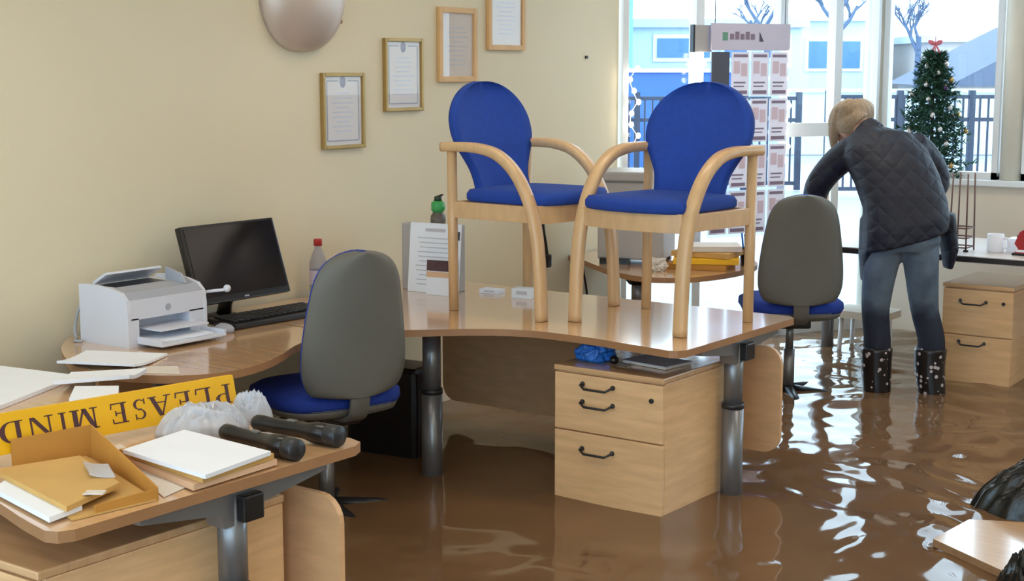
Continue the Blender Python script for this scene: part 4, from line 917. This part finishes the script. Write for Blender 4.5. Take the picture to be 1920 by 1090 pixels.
hm_ = fuse(hr, .007, 1); ploc(hm_).build('hair', HAIR, pe)
for L, nm in ((LL, -1), (RL, 1)):
    bt = MB(); limb(bt, [(L[3][0], L[3][1], .325), (L[3][0]*.99, L[3][1], .22), (L[4][0], L[4][1], .10), (L[4][0], L[4][1], .03)], [.080, .075, .068, .062])
    limb(bt, [(L[4][0], L[4][1]-.03, .035), (L[4][0], L[4][1]+.08, .04), (L[4][0], L[4][1]+.19, .032)], [.045, .048, .036])
    ploc(fuse(bt, .011, 2)).build('boot', BOOT, pe)

# ------------------------------------------------------------------ outside the windows
def cd_(u, z, D):                                         # point at lateral u metres and distance D along the view
    return Vector((-.593*D+.805*u, .805*D+.593*u, z))
ASPH = mat('pale_wet_paving', (150, 160, 174), .5, var=.06, scale=.6); WBLD = mat('white_render', (196, 208, 216), .7, var=.03); GLZ = mat('blue_glazing', (84, 128, 176), .25); CYB = mat('pale_cyan_cladding', (120, 178, 206), .5, var=.04)
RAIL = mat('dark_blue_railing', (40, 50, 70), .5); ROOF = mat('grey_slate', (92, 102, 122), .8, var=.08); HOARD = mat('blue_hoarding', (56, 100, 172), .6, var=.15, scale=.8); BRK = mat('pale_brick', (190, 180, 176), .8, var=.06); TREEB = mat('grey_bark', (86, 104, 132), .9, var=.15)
struct('ground', MB().b2((-90, 8.95, -.3), (60, 90, -.02)).b2((-90, -30, -.3), (-4.75, 8.95, -.02)), ASPH)
YM = Matrix.Rotation(R(36.35), 3, 'Z')
def house(label, u0, u1, D, z1, m, depth=8, wins=(), band=None, name='building'):
    c = cd_((u0+u1)/2, 0, D+depth/2); t = thing(name, label, 'building', c, R(36.35)); a = (u1-u0)/2
    MB().b2((-a, -depth/2, 0), (a, depth/2, z1)).build('wall', m, t); MB().b2((-a-.2, -depth/2-.2, z1), (a+.2, depth/2+.2, z1+.25)).build('roof', WBLD, t)
    for x0, x1, za, zb in wins:
        wn_ = MB().b2((x0, -depth/2-.06, za), (x1, -depth/2+.05, zb)).build('window', WHITEF, t); MB().b2((x0+.12, -depth/2-.1, za+.12), (x1-.12, -depth/2-.05, zb-.12)).build('pane', GLZ, wn_)
    return t
house('white low office block with a ribbon of windows beyond the street', 3.6, 8.6, 45, 2.9, WBLD, 8, [(-1.9, -.1, 1.9, 2.7), (.1, 1.0, 1.9, 2.7), (1.3, 2.2, 1.9, 2.7)])
house('tall pale cyan clad block beside the white office block', 1.9, 3.2, 40, 9, CYB, 6, [(-.55, .55, z_, z_+.9) for z_ in (2.2, 3.4, 4.6)], name='tower_block')
house('pale block far behind the bare trees', 9.0, 13.5, 55, 3.4, WBLD, 8, [(-1.8+1.2*i, -.9+1.2*i, 1.6, 2.8) for i in range(3)])
house('pale brick terrace behind the railings', 14.5, 24, 52, 2.6, BRK, 8, [(-4.2+1.7*i, -3.2+1.7*i, 1.0, 2.1) for i in range(5)])
gh = thing('gabled_house', 'house with a grey slate gable roof beyond the railings', 'house', cd_(13.3, 0, 42), R(36.35))
MB().b2((-1.8, -3, 0), (1.8, 3, 1.3)).build('wall', BRK, gh); MB().prism([(-2.1, 1.25), (2.1, 1.25), (1.1, 2.9)], -3.2, 3.2, XZ).build('roof', ROOF, gh)
def railing(label, u0, u1, D, zt, n):
    c = cd_((u0+u1)/2, 0, D); t = thing('railing', label, 'railing', c, R(36.35)); a = (u1-u0)/2
    for z_ in (zt, zt-.3, .12): MB().b2((-a, -.025, z_-.05), (a, .025, z_)).build('rail', RAIL, t)
    q = MB().b2((-.012, -.012, .1), (.012, .012, zt-.02)).build('bar', RAIL, t); q.location.x = -a
    for k in range(1, n+1): c2 = q.copy(); COL.objects.link(c2); c2.location.x = -a+2*a*k/n
    for k in range(5): MB().b2((-a+2*a*k/4-.04, -.04, 0), (-a+2*a*k/4+.04, .04, zt+.06)).build('post', RAIL, t)
railing('dark metal railing outside behind the Christmas tree', 4.2, 8.0, 20, 1.34, 34)
railing('dark metal railing outside behind the poster display', 1.0, 4.0, 21, 1.30, 28)
def slab_wall(name, label, u0, u1, D, z0, z1, m): 
    t = thing(name, label, 'wall', cd_((u0+u1)/2, 0, D), R(36.35)); a = (u1-u0)/2
    MB().b2((-a, -.12, z0), (a, .12, z1)).build('wall_face', m, t); MB().b2((-a, -.16, z1), (a, .16, z1+.07)).build('coping', WBLD, t)
slab_wall('boundary_wall', 'long white boundary wall across the street', 4.0, 26, 30, 0, 1.22, WBLD)
slab_wall('hoarding', 'blue site hoarding in front of the white office block', 1.5, 3.9, 26, 0, 1.62, HOARD)
def tree(label, u, D, ht, seed):
    t = thing('bare_tree', label, 'tree', cd_(u, 0, D)); rg = random.Random(seed); mb = MB()
    def br(p, d, L, r, lv):
        e = p+d*L; mb.tube([tuple(p), tuple((p+e)/2+Vector((rg.uniform(-.05, .05)*L, rg.uniform(-.05, .05)*L, 0))), tuple(e)], [r, r*.85, r*.65], 5, False)
        if lv == 0: return
        for _ in range(3 if lv > 2 else 4):
            nd = (d+Vector((rg.uniform(-.9, .9), rg.uniform(-.9, .9), rg.uniform(-.1, .6)))).normalized(); br(p+d*L*rg.uniform(.55, 1), nd, L*rg.uniform(.55, .75), r*.55, lv-1)
    MB().tube([(0, 0, -.1), (0, 0, ht*.32)], [.14, .1], 8).build('trunk', TREEB, t); br(Vector((0, 0, ht*.3)), Vector((0, 0, 1)), ht*.24, .09, 4); mb.build('branches', TREEB, t)
tree('bare winter tree beyond the street, behind the poster display', 6.0, 36, 5.0, 2)
tree('bare winter tree by the window mullion, nearer the street', 7.3, 34, 5.5, 5)
tree('bare winter tree beyond the railing, behind the Christmas tree', 10.2, 38, 4.6, 8)
lp = thing('lamp_post', 'slim grey lamp post standing outside beyond the railing', 'lamp post', cd_(7.6, 0, 32)); MB().tube([(0, 0, 0), (0, 0, 6)], [.07, .045], 10).build('pole', STEEL, lp); MB().box((.3, 0, 6.0), (.7, .2, .1), None, .02).build('lantern', STEEL, lp)
sgn = thing('banner_post', 'blue vertical banner on a post outside the window', 'banner', cd_(6.15, 0, 26)); MB().tube([(0, 0, 0), (0, 0, 3)], .04, 8).build('pole', STEEL, sgn); MB().box((.16, 0, 2.1), (.28, .03, 1.2), YM).build('cloth', mat('pale_blue_cloth', (130, 170, 214), .7), sgn)
